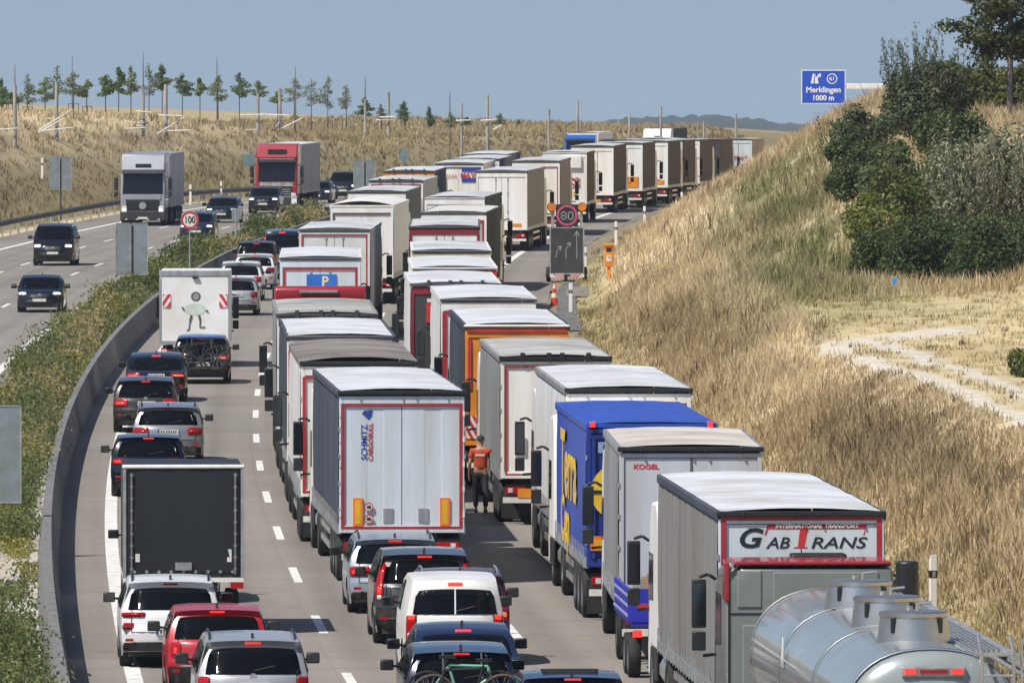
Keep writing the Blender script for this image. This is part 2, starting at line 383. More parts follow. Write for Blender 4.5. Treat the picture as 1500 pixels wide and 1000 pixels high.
strip('gutter', -1.25, -.70, 120, 620, .135, pm('pale gravel strip', (.52, .50, .46), .95, 0, .22, 5, bump=.4), wav=.25, step=1.0)
MARK = pm('white road marking', (.74, .74, .72), .7, 0, .13, 3)
strip('edge_marking', .70, .98, 120, 1100, .004, MARK)
strip('edge_marking', 11.55, 11.85, 120, 1100, .004, MARK)
strip('edge_marking', -4.12, -3.82, 120, 1100, .004, MARK)
strip('edge_marking', -14.4, -14.1, 120, 1100, .004, MARK)
mk = MB()
for off, ph in ((4.52, 219.2), (8.02, 198.1), (-7.1, 481.4), (-10.6, 501.0)):
    for i in range(-12, 50):
        a = ph + 18 * i
        if a < 125 or a > 1050: continue
        c = MB(); rows = []
        for t in (-3, -1, 1, 3):
            y = a + t; rows.append([(float(cx(y)) + off - .085, y, float(rz(y)) + .004), (float(cx(y)) + off + .085, y, float(rz(y)) + .004)])
        mk.grid(rows)
kind(mk.build('lane_marking', MARK), 'structure')
# soft verge, stone drain and pad beside the carriageway
strip('verge', 14.4, 15.6, 110, 1100, -.012, pm('verge soil', (.30, .245, .15), .95, 0, .3, 2.2, bump=.4), wav=.3, step=1.5)
strip('drain', 14.75, 15.55, 392, 470, .03, pm('rough stone drain', (.20, .20, .195), .9, 0, .45, 6, bump=1.0), wav=.3, step=1.0)
strip('paved_pad', 15.1, 17.0, 440, 456, .05, pm('worn asphalt pad', (.24, .225, .2), .9, 0, .2, 2), step=1.0)

# concrete step barrier (one continuous wall along the median)
def sweep(mb, prof, y0, y1, step, m=0, wob=0.0):
    rows = []
    for a in np.arange(y0, y1 + .1, step):
        rows.append([(float(cx(a)) + o, a, float(rz(a)) + z) for o, z in prof])
    mb.grid(rows, m); return mb
bm_ = sweep(MB(), [(-.28, -.05), (-.28, .10), (-.36, .34), (-.42, .83), (-.44, .87), (-.60, .87), (-.62, .83), (-.69, .34), (-.74, .0)], 120, 1100, 2.5)
for a in range(126, 800, 6):
    rows = []
    for o, z in [(-.276, .0), (-.276, .10), (-.356, .34), (-.416, .835), (-.438, .874), (-.60, .874)]:
        rows.append([(float(cx(a)) + o, a - .012, float(rz(a)) + z), (float(cx(a)) + o, a + .012, float(rz(a)) + z)])
    bm_.grid(rows, 1)
tag(bm_.build('concrete_barrier', [CONC, pm('dark joint', (.1, .1, .1), .9)], None, 30), 'long pale concrete barrier wall curving along the median', 'barrier')

def guardrail(label, off, y0, y1, side):
    r = thing('guardrail', label, 'guardrail', lane(off, y0))
    inv = Matrix.Translation(Vector(lane(off, y0))).inverted()
    pr = [(0, .47), (.03 * side, .50), (.08 * side, .53), (.08 * side, .57), (.02 * side, .61), (.08 * side, .65), (.08 * side, .70), (.03 * side, .74), (0, .78), (-.02 * side, .75), (-.02 * side, .49)]
    b = sweep(MB(), [(off + o, z) for o, z in pr], y0, y1, 2.0).build('rail', GALV if side < 0 else pm('shade darkened guardrail', (.15, .15, .15), .75, 0, .2, 2), r, 60); b.data.transform(inv)  # far rail: its shadow side is painted in as a darker base colour
    n = 0; a = y0 + 1
    while a < y1 and n < 100:
        x, y, z = lane(off, a)
        p = MB().box(x - .05 - .05 * side, x + .05 - .05 * side, y - .06, y + .06, z - .2, z + .72).build('post', GALV, r); p.data.transform(inv)
        a += 4.0 if y1 - y0 < 400 else 4.6; n += 1
    return r
guardrail('galvanised steel guardrail beside the tanker and the dry slope', 15.3, 134, 208, -1)
guardrail('long galvanised guardrail along the far side of the oncoming carriageway', -17.3, 430, 872, 1)

# distant wooded ridge, faded by the haze
FARW = pm('far woodland', (.030, .050, .028), .95, 0, .35, .02)
def ridge(name, Y, x0, x1, base, prof, depth):
    xs = np.linspace(x0, x1, 260); rows = []
    for j, (dy, f) in enumerate(((0, 0), (depth * .1, .6), (depth * .25, .86), (depth * .5, 1.0), (depth, .2))):
        row = []
        for x in xs:
            px = 750 + x * F / Y; t = np.interp(px, prof[0], prof[1])
            hgt = CAMZ + (185 - t) / F * Y - base
            w = (fbm(x * .05, 1.7 + j) - .5) * .10 + (vnoise(x * .4, 3 + j) - .5) * .10
            row.append((x * (Y + dy) / Y, Y + dy, base + max(0, hgt * f * (1 + w))))
        rows.append(row)
    return kind(MB().grid(rows, 0).build(name, FARW, None, 60), 'structure')
ridge('distant_hill', 6200, -260, 260, -4, ([560, 620, 640, 700, 760, 830, 880, 900, 960, 1020, 1070, 1130, 1170, 1220, 1400], [190, 187, 185, 183, 186, 184, 179, 174, 170, 168, 171, 177, 181, 184, 188]), 500)
# ---------------------------------------------------------------- lorries
def place(px, s, Y=None, X=None):
    """a spot on the road: px across the picture at s pixels per metre, back to metres"""
    Y = Y if Y is not None else F / s
    return ((px - 750) / F * Y if X is None else X), Y, float(rz(Y))
def heading(Y, L=8.0, flip=False):
    a = -math.atan(slope(Y + (L / 2 if not flip else L / 2))); g_ = math.atan(grade(Y + L / 2))
    return (-g_, 0, a + math.pi) if flip else (g_, 0, a)
STRIPE = [pm('marker red', (.60, .03, .04), .4, 0, .05, 3), pm('marker white', (.75, .75, .74), .4, 0, .05, 3)]
def stripes(name, parent, x0, x1, z0, z1, y, n=3, flip=False):
    """slanted red and white marker board"""
    mb = MB().box(x0, x1, y, y + .012, z0, z1, 1); w, h = x1 - x0, z1 - z0
    for i in range(-n, 2 * n):
        pts = []
        a = i / n * h * 1.6
        # band z = a + k*(x) .. clipped to the board
        b = h * .8 / n; k = (1 if flip else -1) * h * .9 / w if w < h else (1 if flip else -1) * .9
        c = []
        for xx, zz in ((0, a + (0 if k > 0 else -k * w)), (w, a + k * w + (0 if k > 0 else -k * w)), (w, a + b + k * w + (0 if k > 0 else -k * w)), (0, a + b + (0 if k > 0 else -k * w))):
            c.append((xx, zz))
        # clip polygon against z in [0, h]
        for lim, sgn in ((0, 1), (h, -1)):
            out = []
            for q in range(len(c)):
                p0, p1 = c[q], c[(q + 1) % len(c)]; i0 = (p0[1] - lim) * sgn >= 0; i1 = (p1[1] - lim) * sgn >= 0
                if i0: out.append(p0)
                if i0 != i1:
                    t = (lim - p0[1]) / (p1[1] - p0[1]); out.append((p0[0] + t * (p1[0] - p0[0]), lim))
            c = out
            if not c: break
        if len(c) > 2: mb.add([(x0 + xx, y - .004, z0 + zz) for xx, zz in c], [tuple(range(len(c)))], 0)
    return mb.build(name, STRIPE, parent)
def mirror(root, side, y, z, x):
    m = MB().tube([(side * x, y, z + .42), (side * (x + .12), y - .03, z + .50), (side * (x + .26), y - .05, z + .46)], .03)
    m.box(side * (x + .26) - .105, side * (x + .26) + .105, y - .12, y + .06, z - .30, z + .42)
    m.box(side * (x + .26) - .10, side * (x + .26) + .10, y - .12, y + .06, z - .64, z - .36)
    m.tube([(side * x, y, z - .7), (side * (x + .2), y - .03, z - .72)], .03)
    o = m.build('mirror', BLACKP, root, 40, bevel=.045)
    MB().box(side * (x + .26) - .085, side * (x + .26) + .085, y - .127, y - .121, z - .25, z + .37).build('mirror_glass', pm('mirror glass', (.10, .11, .12), .08, 1, 0), o)
    return o
def cab(root, y0, mat, h=3.5, defl=None, front=0, w=2.46, dark=None, visor=True, det=1, w0=1.68, w1=2.56):
    """a cab over the engine: y0 its back wall, its nose at y0 + 2.25"""
    yr = y0; top = h
    pr = [(yr, .95), (yr, 2.95), (yr + .1, top - .12), (yr + .5, top), (yr + 1.5, top - .06), (yr + 1.95, max(top - .5, w1 + .1)), (yr + 2.10, w1 + .06), (yr + 2.27, w0 - .06), (yr + 2.30, .95), (yr + 2.2, .42), (yr + 1.9, .42), (yr + 1.85, .95)]
    c = MB().prism(pr, -w / 2, w / 2).build('cab', mat, root, 40, bevel=.07)
    ws = MB().add([(-w * .45, yr + 2.272, w0), (w * .45, yr + 2.272, w0), (w * .44, yr + 2.125, w1), (-w * .44, yr + 2.125, w1)], [(0, 1, 2, 3)])
    o = ws.build('windscreen', GLASS, root); sm = o.modifiers.new('t', 'SOLIDIFY'); sm.thickness = .03; sm.offset = 0
    for sd_ in (-1, 1):
        x = sd_ * (w / 2 + .004)
        q = MB().add([(x, yr + 1.0, 1.75), (x, yr + 2.12, 1.70), (x, yr + 1.98, 2.5), (x, yr + 1.0, 2.5)], [(0, 1, 2, 3)]).build('side_window', GLASS, root)
        sm = q.modifiers.new('t', 'SOLIDIFY'); sm.thickness = .01; sm.offset = 0
        mirror(root, sd_, yr + 2.0, 2.25, w / 2)
        MB().box(sd_ * w / 2 - .06 * sd_ - .02, sd_ * w / 2 + .012, yr + .35, yr + 2.0, .45, .94).build('step_panel', dark or CHASS, root)
    if defl is not None:
        MB().prism([(yr + .02, top - .05), (yr - .05, 3.9), (yr + .1, 3.98), (yr + .6, 3.93), (yr + 1.5, top - .1)], -w * .49, w * .49).build('air_deflector', defl, root, 40, bevel=.06)
    if front:
        yf = yr + 2.3
        g = MB(); g.box(-.92, .92, yf, yf + .03, .72, 1.42)
        for i in range(4): g.box(-.84, .84, yf + .03, yf + .06, .83 + .14 * i, .88 + .14 * i, 1)
        g.build('grille', [INK, CHASS if front == 1 else GALV], root)
        MB().box(-w / 2 - .02, w / 2 + .02, yf - .14, yf + .07, .30, .84).build('bumper', dark or CHASS, root, bevel=.05)
        for sd_ in (-1, 1):
            hl = MB().prism([(yf - .05, .76), (yf + .09, .76), (yf + .06, 1.08), (yf - .05, 1.12)], sd_ * .88, sd_ * 1.16).build('headlight', CLEARL, root, bevel=.02)
            MB().box(sd_ * .93, sd_ * 1.10, yf + .085, yf + .105, .84, .94).build('lamp', HEADL if front == 1 else CLEARL, hl)
        MB().box(-.26, .26, yf + .075, yf + .09, .38, .50).build('number_plate', PLATE, root)
        if visor: MB().prism([(yf - .12, w1 + .10), (yf + .10, w1), (yf + .11, w1 + .06), (yf - .1, w1 + .22)], -w * .47, w * .47).build('sun_visor', dark or INK, root)
        wp = MB()
        for x in (-.55, .35): wp.tube([(x, yf - .01, 1.66), (x + .5, yf - .09, 2.15)], .012)
        wp.build('wiper', INK, root)
    return c
def chassis(root, y0, y1):
    mb = MB()
    for x in (-.45, .45): mb.box(x - .05, x + .05, y0, y1, .78, 1.02)
    a = y0 + .5
    while a < y1: mb.box(-.45, .45, a, a + .1, .82, .95); a += 1.6
    mb.build('chassis', CHASS, root)

def box_body(root, w, h, zb, L, side, roof, det, seal=INK, sag=.03, name='cargo_body', rails=None, arch=.05):
    """curtain sides that billow slightly, bowed roof sheet, rails and sill"""
    b = MB(); n = 40 if det > 1 else 16; hw = w / 2 - .012
    for sd_ in (-1, 1):
        rows = []
        for i in range(n + 1):
            y = .08 + (L - .1) * i / n; row = []
            for j, z in enumerate((zb, zb + .3, zb + .9, (zb + h) / 2, h - .8, h - .35, h - .12)):
                d = .012 * math.sin(y * 4.7 + j * .3) * (j not in (0, 6)) + .010 * (random.random() - .5) * (j not in (0, 6)) + .02 * math.sin(math.pi * j / 6)
                row.append((sd_ * (hw + d), y, z))
            rows.append(row)
        b.grid(rows, 0, flip=sd_ < 0)
    b.add([(-hw, L - .02, zb), (hw, L - .02, zb), (hw, L - .02, h - .1), (-hw, L - .02, h - .1), (-hw, .09, zb), (hw, .09, zb)], [(0, 1, 2, 3), (0, 4, 5, 1)], 0)
    b.build(name, side, root, 60)
    r = MB(); rows = []; ny = 22 if det > 1 else 8
    for i in range(ny + 1):
        y = -.01 + (L + .0) * i / ny; row = []
        for j in range(11):
            t = -1 + j * .2
            row.append((t * (w / 2), y, h - .055 + arch * (1 - t * t) - sag * (.5 - .5 * math.cos(2 * math.pi * y / 1.9)) * (1 - t * t) * .5 + .008 * (random.random() - .5)))
        rows.append(row)
    r.grid(rows); e = [rows[0][0], rows[0][-1]]
    r.add([rows[0][0], rows[0][-1], (w / 2, -.01, h - .13), (-w / 2, -.01, h - .13)], [(0, 1, 2, 3)])
    r.build('roof', roof, root, 50)
    for sd_ in (-1, 1):
        MB().prism([(0, h - .20), (L, h - .20), (L, h - .05), (0, h - .05)], sd_ * (w / 2 - .05), sd_ * (w / 2 + .03)).build('roof_rail', rails or side, root, bevel=.025 if det > 1 else 0)
        sr = MB().box(min(sd_ * (w / 2 - .04), sd_ * (w / 2 + .022)), max(sd_ * (w / 2 - .04), sd_ * (w / 2 + .022)), .02, L, zb - .10, zb + .07)
        if det > 1:
            a = .4
            while a < L: sr.box(sd_ * (w / 2 + .023), sd_ * (w / 2 + .04), a, a + .05, zb - .12, zb + .28); a += .6
        sr.build('side_rail', GALV, root)
def rear_end(root, w, h, zb, door, frame, tape, det, opt):
    hw = w / 2
    f = MB(); pw = .085
    f.box(-hw, -hw + pw, 0, .09, zb - .08, h - .16); f.box(hw - pw, hw, 0, .09, zb - .08, h - .16)
    f.box(-hw + pw, hw - pw, 0, .09, h - .36 if not opt.get('lowhead') else h - .24, h - .16); f.box(-hw + pw, hw - pw, 0, .09, zb - .08, zb + .07)
    f.build('rear_frame', frame, root, bevel=.012 if det > 1 else 0)
    ztop = h - .365 if not opt.get('lowhead') else h - .245
    flu = opt.get('flute', 0)
    for sd_ in (-1, 1):
        x0, x1 = (-hw + pw + .006, -.008) if sd_ < 0 else (.008, hw - pw - .006)
        d = MB(); n = 24 if flu else 1; rows = []
        z0, z1 = zb + .076, ztop - .005
        prof = []
        for i in range(n + 1):
            t = i / n; yy = .030 + (.006 if flu and 10 <= i <= 16 else 0)
            prof.append((x0 + (x1 - x0) * t, yy))
        d.grid([[(x, y, z0) for x, y in prof], [(x, y, z1) for x, y in prof]])
        d.add([(x0, .03, z0), (x1, .03, z0), (x1, .06, z0), (x0, .06, z0)], [(0, 1, 2, 3)])
        o = d.build('rear_door', door, root)
        if det > 0 and not opt.get('norods'):
            for fx in (.22, .78) if det > 1 else (.75 if sd_ < 0 else .25,):
                x = x0 + (x1 - x0) * fx
                k = MB().cyl((x, .012, z0 + .02), (x, .012, z1 - .02), .014, None, 6)
                for z in (z0 + .12, z0 + .75, z1 - .8, z1 - .12): k.box(x - .035, x + .035, .002, .03, z - .04, z + .04)
                k.build('lock_rod', GALV if opt.get('rodsteel', 1) else door, o)
        if det > 1:
            hg = MB(); a = z0 + .25
            while a < z1: hg.box(sd_ * (hw + .005) - .015, sd_ * (hw + .005) + .015, -.012, .06, a, a + .09); a += (z1 - z0) / 4.4
            hg.build('hinge', GALV, o)
    if tape is not None:
        t = MB(); a, b = (-hw + .1, hw - .1) if not opt.get('tapewide') else (-hw + .035, hw - .035); tw = opt.get('tapew', .05); z0, z1 = zb + .0, ztop + opt.get('tapeup', -.02); y0, y1 = -.006, .024
        t.box(a, b, y0, y1, z1 - tw, z1); t.box(a, b, y0, y1, z0, z0 + tw)
        t.box(a, a + tw * 1.3, y0, y1, z0 + tw, z1 - tw); t.box(b - tw * 1.3, b, y0, y1, z0 + tw, z1 - tw)
        t.build('reflective_tape', tape, root)
    if opt.get('seal', 1):
        s = MB().box(-hw - .03, hw + .03, -.05, .10, h - (.135 if det > 1 else .115), h - (.05 if det > 1 else .06))
        if opt.get('clips', 0) or det > 1:
            cw = .05 if opt.get('clips') else .014
            for fx in (-.7, -.02, .2, .7) if not opt.get('clips') else (-.6, -.12, .12, .6):
                s.box(fx * hw - cw, fx * hw + cw, -.07, .12, h - .17, h - .02 + (.05 if opt.get('clips') else -.06))
        s.build('roof_seal', [opt.get('sealmat', INK if det > 1 else pm('worn dark seal', (.06, .062, .068), .6, 0, .2, 3)), CHASS if opt.get('clips') else GALV], root, bevel=.03 if not opt.get('clips') else 0)
    # below the doors
    MB().box(-hw + .05, hw - .05, -.02, .10, .50, .62).build('underrun_bumper', opt.get('bumper', PLATE), root)
    lb = MB().box(-hw + .08, hw - .08, .10, .16, .62, .92).build('light_carrier', CHASS, root)
    for sd_ in (-1, 1):
        tl = MB().box(min(sd_ * (hw - .1), sd_ * (hw - .55)), max(sd_ * (hw - .1), sd_ * (hw - .55)), .06, .13, .70, .86).build('tail_light', TAILR, root)
        if det: MB().box(sd_ * (hw - .22) - .05, sd_ * (hw - .22) + .05, .05, .07, .73, .83).build('lamp', opt.get('lit', CLEARL), tl)
    MB().box(-.26, .26, .085, .10, .66, .78).build('number_plate', PLATE, root)
    if det > 0:
        for sd_ in (-1, 1): MB().box(min(sd_ * (hw - .05), sd_ * (hw - .42)), max(sd_ * (hw - .05), sd_ * (hw - .42)), .9, .92, .12, .75).build('mud_flap', RUBBER, root)
def plates(root, w, zb, xs=(-.82, .86), z=(.10, .82), ww=.2):
    for x in xs:
        o = MB().box(x - ww / 2, x + ww / 2, -.012, .028, zb + z[0], zb + z[1]).build('warning_plate', ORPL, root)
        MB().box(x - ww / 2 + .04, x + ww / 2 - .04, -.016, -.0125, zb + z[0] + .04, zb + z[1] - .04).build('warning_field', YEPL, o)
def speed(root, x, z, s, r=.105):
    mb = MB(); disc(mb, (x, z), r, -.010, 0); disc(mb, (x, z), r, -.0145, 1, r0=r * .8)
    o = mb.build('speed_sticker', [PLATE, REDI], root)
    text('digits', s, r * .95, INK, o, (x, -.016, z), off=.004)
def lorry(label, px, s, side, door, roof=TARPW, frame=None, tape=None, h=4.0, w=2.5, L=13.6, det=1, cabm=WHITE, cabh=3.45, defl=None, group='lorries queuing on the motorway', opt=None, X=None, Y=None, rails=None, zb=1.12, tractor=True, cat='lorry', name='articulated_lorry', tyaw=0.0):
    opt = opt or {}
    x, y, z = place(px, s, Y, X)
    rt = heading(y, L + 3); rt = (rt[0], 0, rt[2] + rad(tyaw))
    root = thing(name, label, cat, (x, y, z), rt, group)
    box_body(root, w, h, zb, L, side, roof, det, rails=rails, sag=opt.get('sag', .012), arch=opt.get('arch', .05))
    rear_end(root, w, h, zb, door, frame or door, tape, det, opt)
    chassis(root, .3, L - 1)
    ax = (1.9, 3.2, 4.5) if L > 10 else (1.8,)
    for a in ax if det else ax[:1]:
        for sd_ in (-1, 1): wheel(root, sd_ * (w / 2 - .17), a, .5, .34, sd_, opt.get('rim'))
    if det > 0 and L > 10:
        for sd_ in (-1, 1):
            gd = MB(); xx = sd_ * (w / 2 - .05)
            gd.box(xx - .02, xx + .02, 5.3, L - 3.2, .45, .57).box(xx - .02, xx + .02, 5.3, L - 3.2, .75, .87)
            gd.build('side_guard', ALU, root)
        MB().box(-w / 2 + .06, -w / 2 + .5, L - 5.2, L - 3.6, .42, .95).build('pallet_box', CHASS, root, bevel=.03)
    if tractor:
        yc = L + .55 if L > 10 else L + .12
        cab(root, yc, cabm, cabh, defl, det=det)
        wheel(root, -w / 2 + .17, yc + 1.3, .5, .32, -1); wheel(root, w / 2 - .17, yc + 1.3, .5, .32, 1)
        if L > 10:
            for sd_ in (-1, 1): wheel(root, sd_ * (w / 2 - .32), yc - 2.2, .5, .6, sd_)
            MB().cyl((-w / 2 + .33, yc - 1.45, .68), (-w / 2 + .33, yc - .1, .68), .29, None, 12).build('fuel_tank', ALU, root, 40)
            chassis(root, yc - 3.0, yc + .5)
    return root

# --- the middle lane, from the nearest lorry back to the farthest
MIDG, RGTG, FARG = 'lorries queuing in the middle lane', 'lorries queuing in the right lane', 'lorries queuing on the far bend'
t = lorry('silver lorry with pale blue rear doors and orange warning plates, nearest in middle lane', 588.5, 73.4, CURTB, COLDW, TARPW, COLDW, REDT, det=2, group=MIDG, h=3.93, tyaw=.8,
          opt=dict(tapewide=1, norods=1, tapeup=.06, flute=1), rails=CURTB, cabm=WHITE)
plates(t, 2.5, 1.12, (-.88, .86), (.06, .62), .19)
speed(t, -.66, 1.56, '60', .09); speed(t, -.66, 1.32, '80', .09)
text('maker_name', 'SCHMITZ', .17, BLUEI, t, (-.745, .025, 2.85), turn=90, off=.001); text('maker_name', 'CARGOBULL', .13, REDI, t, (-.62, .025, 2.86), turn=90, off=.001)
em = MB(); em.add([(-.80, .024, 3.42), (-.66, .024, 3.30), (-.60, .024, 3.38), (-.585, .024, 3.5), (-.68, .024, 3.47), (-.74, .024, 3.49)], [(0, 1, 2, 3, 4, 5)]); em.build('maker_emblem', BLUEI, t)
for x_ in (-.27, .43): MB().box(x_ - .1, x_ + .1, .012, .03, 1.25, 1.53).build('document_pocket', ALU, t)
for i in range(5):
    for sd_ in (-1, 1): bx('side_reflector', PLATE, t, sd_ * 1.235 - .02, sd_ * 1.235 + .02, -.014, -.002, 1.35 + .5 * i, 1.47 + .5 * i)
t = lorry('lorry with a brown dirty roof, right behind the front of the silver lorry', 526, 68.2, CURTW, WHITE, TARPD, WHITE, REDT, det=2, group=MIDG, opt=dict(tapewide=1, arch=.10), rails=TARPD, cabm=WHITE)
t = lorry('blue grey curtain lorry with a clean white roof in the middle lane', 499, 63.0, CURTB, WHITE, TARPW, WHITE, REDT, det=1, group=MIDG, opt=dict(tapewide=1))
t = lorry('lorry with a grey weathered roof and a red cab with high red deflector', 479, 58.6, CURTG, CREAM, TARPG, CREAM, ORPL, det=1, group=MIDG, opt=dict(clips=1, lowhead=1, tapew=.03), cabm=REDP, cabh=3.75, defl=None)
o = MB().prism([(14.1, 3.6), (14.05, 4.22), (14.25, 4.30), (15.6, 3.75)], -1.2, 1.2).build('air_deflector', REDP, t, 40, bevel=.05)
MB().box(-.55, .45, 14.0, 14.04, 4.12, 4.19).build('deflector_panel', GALV, t)
t = lorry('white lorry with a blue letter board on its rear, ahead of the red cab', 469, 47.3, CURTW, COLDW, TARPW, COLDW, REDT, det=1, group=MIDG)
b_ = MB().box(-.42, .50, -.012, .03, 3.02, 3.42).build('letter_board', pm('board blue', (.03, .16, .62), .4, 0, .05, 3), t); text('letter', 'P', .42, pm('pale yellow letter', (.8, .75, .42), .5), b_, (.15, -.016, 3.19), off=.012)
t = lorry('pale grey doored lorry with thin black roof seal left of the ladder frame', 490, 41.6, CURTW, pm('grey white door', (.62, .64, .64), .4, 0, .05, .8), TARPM, None, REDT, tyaw=-1.2, det=1, group=MIDG, opt=dict(tapew=.03, lowhead=1))
t = lorry('big white box lorry with rounded roof edge and brown trim across its rear', 530, 36.8, WHITE, WHITE, pm('white box roof', (.80, .79, .76), .45, 0, .05, .6), WHITE, None, tyaw=-1.7, det=1, h=4.0, group=MIDG, opt=dict(seal=0, arch=.16, norods=1), cabm=CREAM)
MB().box(-1.12, 1.12, -.02, .02, 3.58, 3.63).build('trim_strip', pm('brown trim', (.12, .05, .035), .5), t); MB().box(-1.14, -1.10, -.02, .02, 2.2, 3.58).build('trim_strip', pm('brown trim', (.12, .05, .035), .5), t)
lorry('pale grey roofed lorry just ahead of the big white box lorry', 552, 34.0, CURTG, CREAM, TARPM, CREAM, None, tyaw=-1.4, det=0, group=MIDG)
t = lorry('white doored lorry with a teal cab and row of dark roof clips', 580, 31.8, CURTW, WHITE, TARPM, WHITE, REDT, tyaw=-0.8, det=0, group=MIDG, opt=dict(clips=1, lowhead=1, tapew=.04), cabm=GREENP)
t = lorry('lorry with orange rear doors and a white roof in the middle lane', 599, 29.9, CURTG, ORANGE, TARPW, ORANGE, None, det=0, group=MIDG, opt=dict(clips=1))
t = lorry('white lorry with red and blue lettering boards high on its rear doors', 672, 28.4, CREAM, CREAM, TARPM, WHITE, REDT, det=0, group=MIDG, opt=dict(tapew=.03, lowhead=1))
text('lettering', 'MAYER', .36, REDI, t, (.66, -.012, 3.30), off=.012); text('lettering', 'HAN', .30, pm('faded red ink', (.55, .25, .2), .5), t, (-.45, -.012, 3.28))
for z_ in (3.52, 2.98): MB().box(.15, 1.15, -.012, .03, z_, z_ + .2).build('lettering_band', BLUEI, t)
lorry('grey roofed lorry partly hidden behind the lettered white one', 697, 27.5, CURTG, CREAM, TARPM, CREAM, None, det=0, group=MIDG)
lorry('farthest low grey roof in the middle lane before the bend', 709, 26.6, CURTG, CREAM, TARPM, CREAM, None, det=0, group=MIDG)

# --- the right lane
t = lorry('grey curtain lorry with large black and red haulage lettering on white rear doors', 1174, 97.4, pm('light grey curtain', (.235, .232, .228), .75, 0, .07, .5, streak=True, spec=.0), COLDW, TARPW, COLDW, REDT, det=2, h=3.93, group=RGTG, L=13.4,
          opt=dict(tapewide=1, norods=1, tapeup=.115, tapew=.06, lowhead=1), rails=CURTB, cabm=WHITE, cabh=3.4)
SER = INK
text('letter', 'G', .40, SER, t, (-.80, .0245, 3.460), shear=.25, off=.010, sx=1.2)
text('letter', 'AB', .24, SER, t, (-.36, .0245, 3.395), shear=.25, off=.002, sx=1.15); text('letter', 'RANS', .24, SER, t, (.545, .0245, 3.395), shear=.25, off=.002, sx=1.38)
b_ = MB().add([(-.50, .0245, 3.700), (1.0, .0245, 3.700), (.97, .0245, 3.610), (-.53, .0245, 3.610), (-.50, .0245, 3.610), (-.53, .0245, 3.520), (-.56, .0245, 3.520), (1.0, .0245, 3.700), (.955, .0245, 3.520), (.93, .0245, 3.520)], [(0, 3, 2, 1), (0, 6, 5, 4), (7, 2, 8, 9)]).build('lettering_bar', REDI, t)
b2 = MB().add([(-.02, .0250, 3.620), (.10, .0250, 3.620), (.045, .0250, 3.330), (-.055, .0250, 3.330)], [(0, 3, 2, 1)]).add([(-.12, .0255, 3.320), (.09, .0255, 3.320), (.095, .0255, 3.340), (-.11, .0255, 3.340)], [(0, 1, 2, 3)]).build('letter', REDI, t)
text('lettering', 'INTERNATIONAL TRANSPORT', .088, PLATE, t, (.235, .0195, 3.655), shear=.2, off=.003, sx=1.04)
t = lorry('light grey box lorry with small red maker lettering on its top left rear door', 1012, 83.8, CURTG, pm('pale grey door', (.52, .55, .58), .35, 0, .05, .7, streak=True), pm('stained roof', (.60, .55, .50), .6, 0, .16, .5), None, None, det=2, group=RGTG, L=8.4, tyaw=-1.5, name='box_lorry', h=3.86,
          opt=dict(lowhead=1, norods=1), rails=ALU, cabm=WHITE)
text('maker_name', 'KOGEL', .12, REDI, t, (-.78, .025, 3.46), off=.003, sx=1.15)
MB().cyl((.02, .02, 1.2), (.02, .02, 3.7), .008, None, 6).build('door_seam', CHASS, t)
t = lorry('blue lorry with yellow lettering along its side and ribbed blue rear doors', 954, 78.3, BLUEC, BLUED, BLUEC, BLUED, None, det=2, h=3.78, w=2.42, L=11.5, group=RGTG, opt=dict(seal=0, norods=1, lowhead=1, arch=.03), cabm=WHITE, rails=BLUEC)
rb = MB()
for i in range(7): rb.box(-1.12 + .36 * i, -1.05 + .36 * i, -.03, .03, 1.2, 3.5)
rb.box(-1.15, 1.15, -.035, .03, 3.44, 3.5); rb.box(-1.15, 1.15, -.035, .03, 2.3, 2.38); rb.build('door_rib', BLUED, t)
mb = MB(); disc(mb, (-.62, 2.45), .52, -.04, 0, 28); mb.build('yellow_disc', YELL, t); MB().box(-1.12, -.12, -.055, -.04, 2.42, 2.48).build('disc_bar', INK, t)
for x_ in (-1.1, 1.1): MB().box(x_ - .05, x_ + .05, -.05, .05, 3.66, 3.76).build('marker_lamp', TAILL, t)
MB().box(-1.14, -.55, -.05, -.02, 1.35, 1.62).build('orange_plate', ORPL, t); MB().box(-1.06, -.62, -.06, -.05, 1.42, 1.56).build('yellow_field', YEPL, t)
MB().box(-1.0, -.3, -.045, -.02, 3.18, 3.38).build('name_plate', pm('pale blue plate', (.3, .42, .62), .4), t)
text('lettering', 'KRONE', .15, BLUED, t, (-.66, -.05, 3.275), off=.004)
text('lettering', 'Terra', 1.75, YELL, t, (-1.25, 6.1, 2.62), face='left', off=.035, sx=1.45); text('lettering', 'Cep', 1.25, YELL, t, (-1.25, 7.3, 1.55), face='left', off=.03, sx=1.5)
t = lorry('white lorry with smooth white roof directly behind the blue lorry', 921, 73.4, pm('white curtain', (.66, .67, .68), .7, 0, .06, .6, streak=True, spec=.0), WHITE, TARPW, WHITE, REDT, det=2, h=3.98, group=RGTG, opt=dict(tapewide=0, tapew=.035), rails=CURTG, cabm=WHITE)
t = lorry('dirty white lorry with a grey stained roof, dark roof clips and thin red door outline', 814, 65.6, CURTG, CREAM, pm('patchy grey roof', (.46, .46, .44), .65, 0, .2, .45), CREAM, REDT, det=2, h=3.82, w=2.46, group=RGTG,
          opt=dict(clips=1, lowhead=1, tapew=.03, norods=1), rails=CURTG, cabm=WHITE)
MB().box(-.9, -.65, -.004, .02, 1.55, 1.95).build('document_pocket', GALV, t); MB().box(-.85, .3, -.035, -.02, .62, .82).build('orange_plate', ORANGE, t)
t = lorry('orange rear doored lorry with white roof and marker stripes beside the worker', 757, 60.8, CURTB, ORANGE, TARPW, ORANGE, None, det=1, group=RGTG, opt=dict(sealmat=WHITE, clips=0), cabm=WHITE)
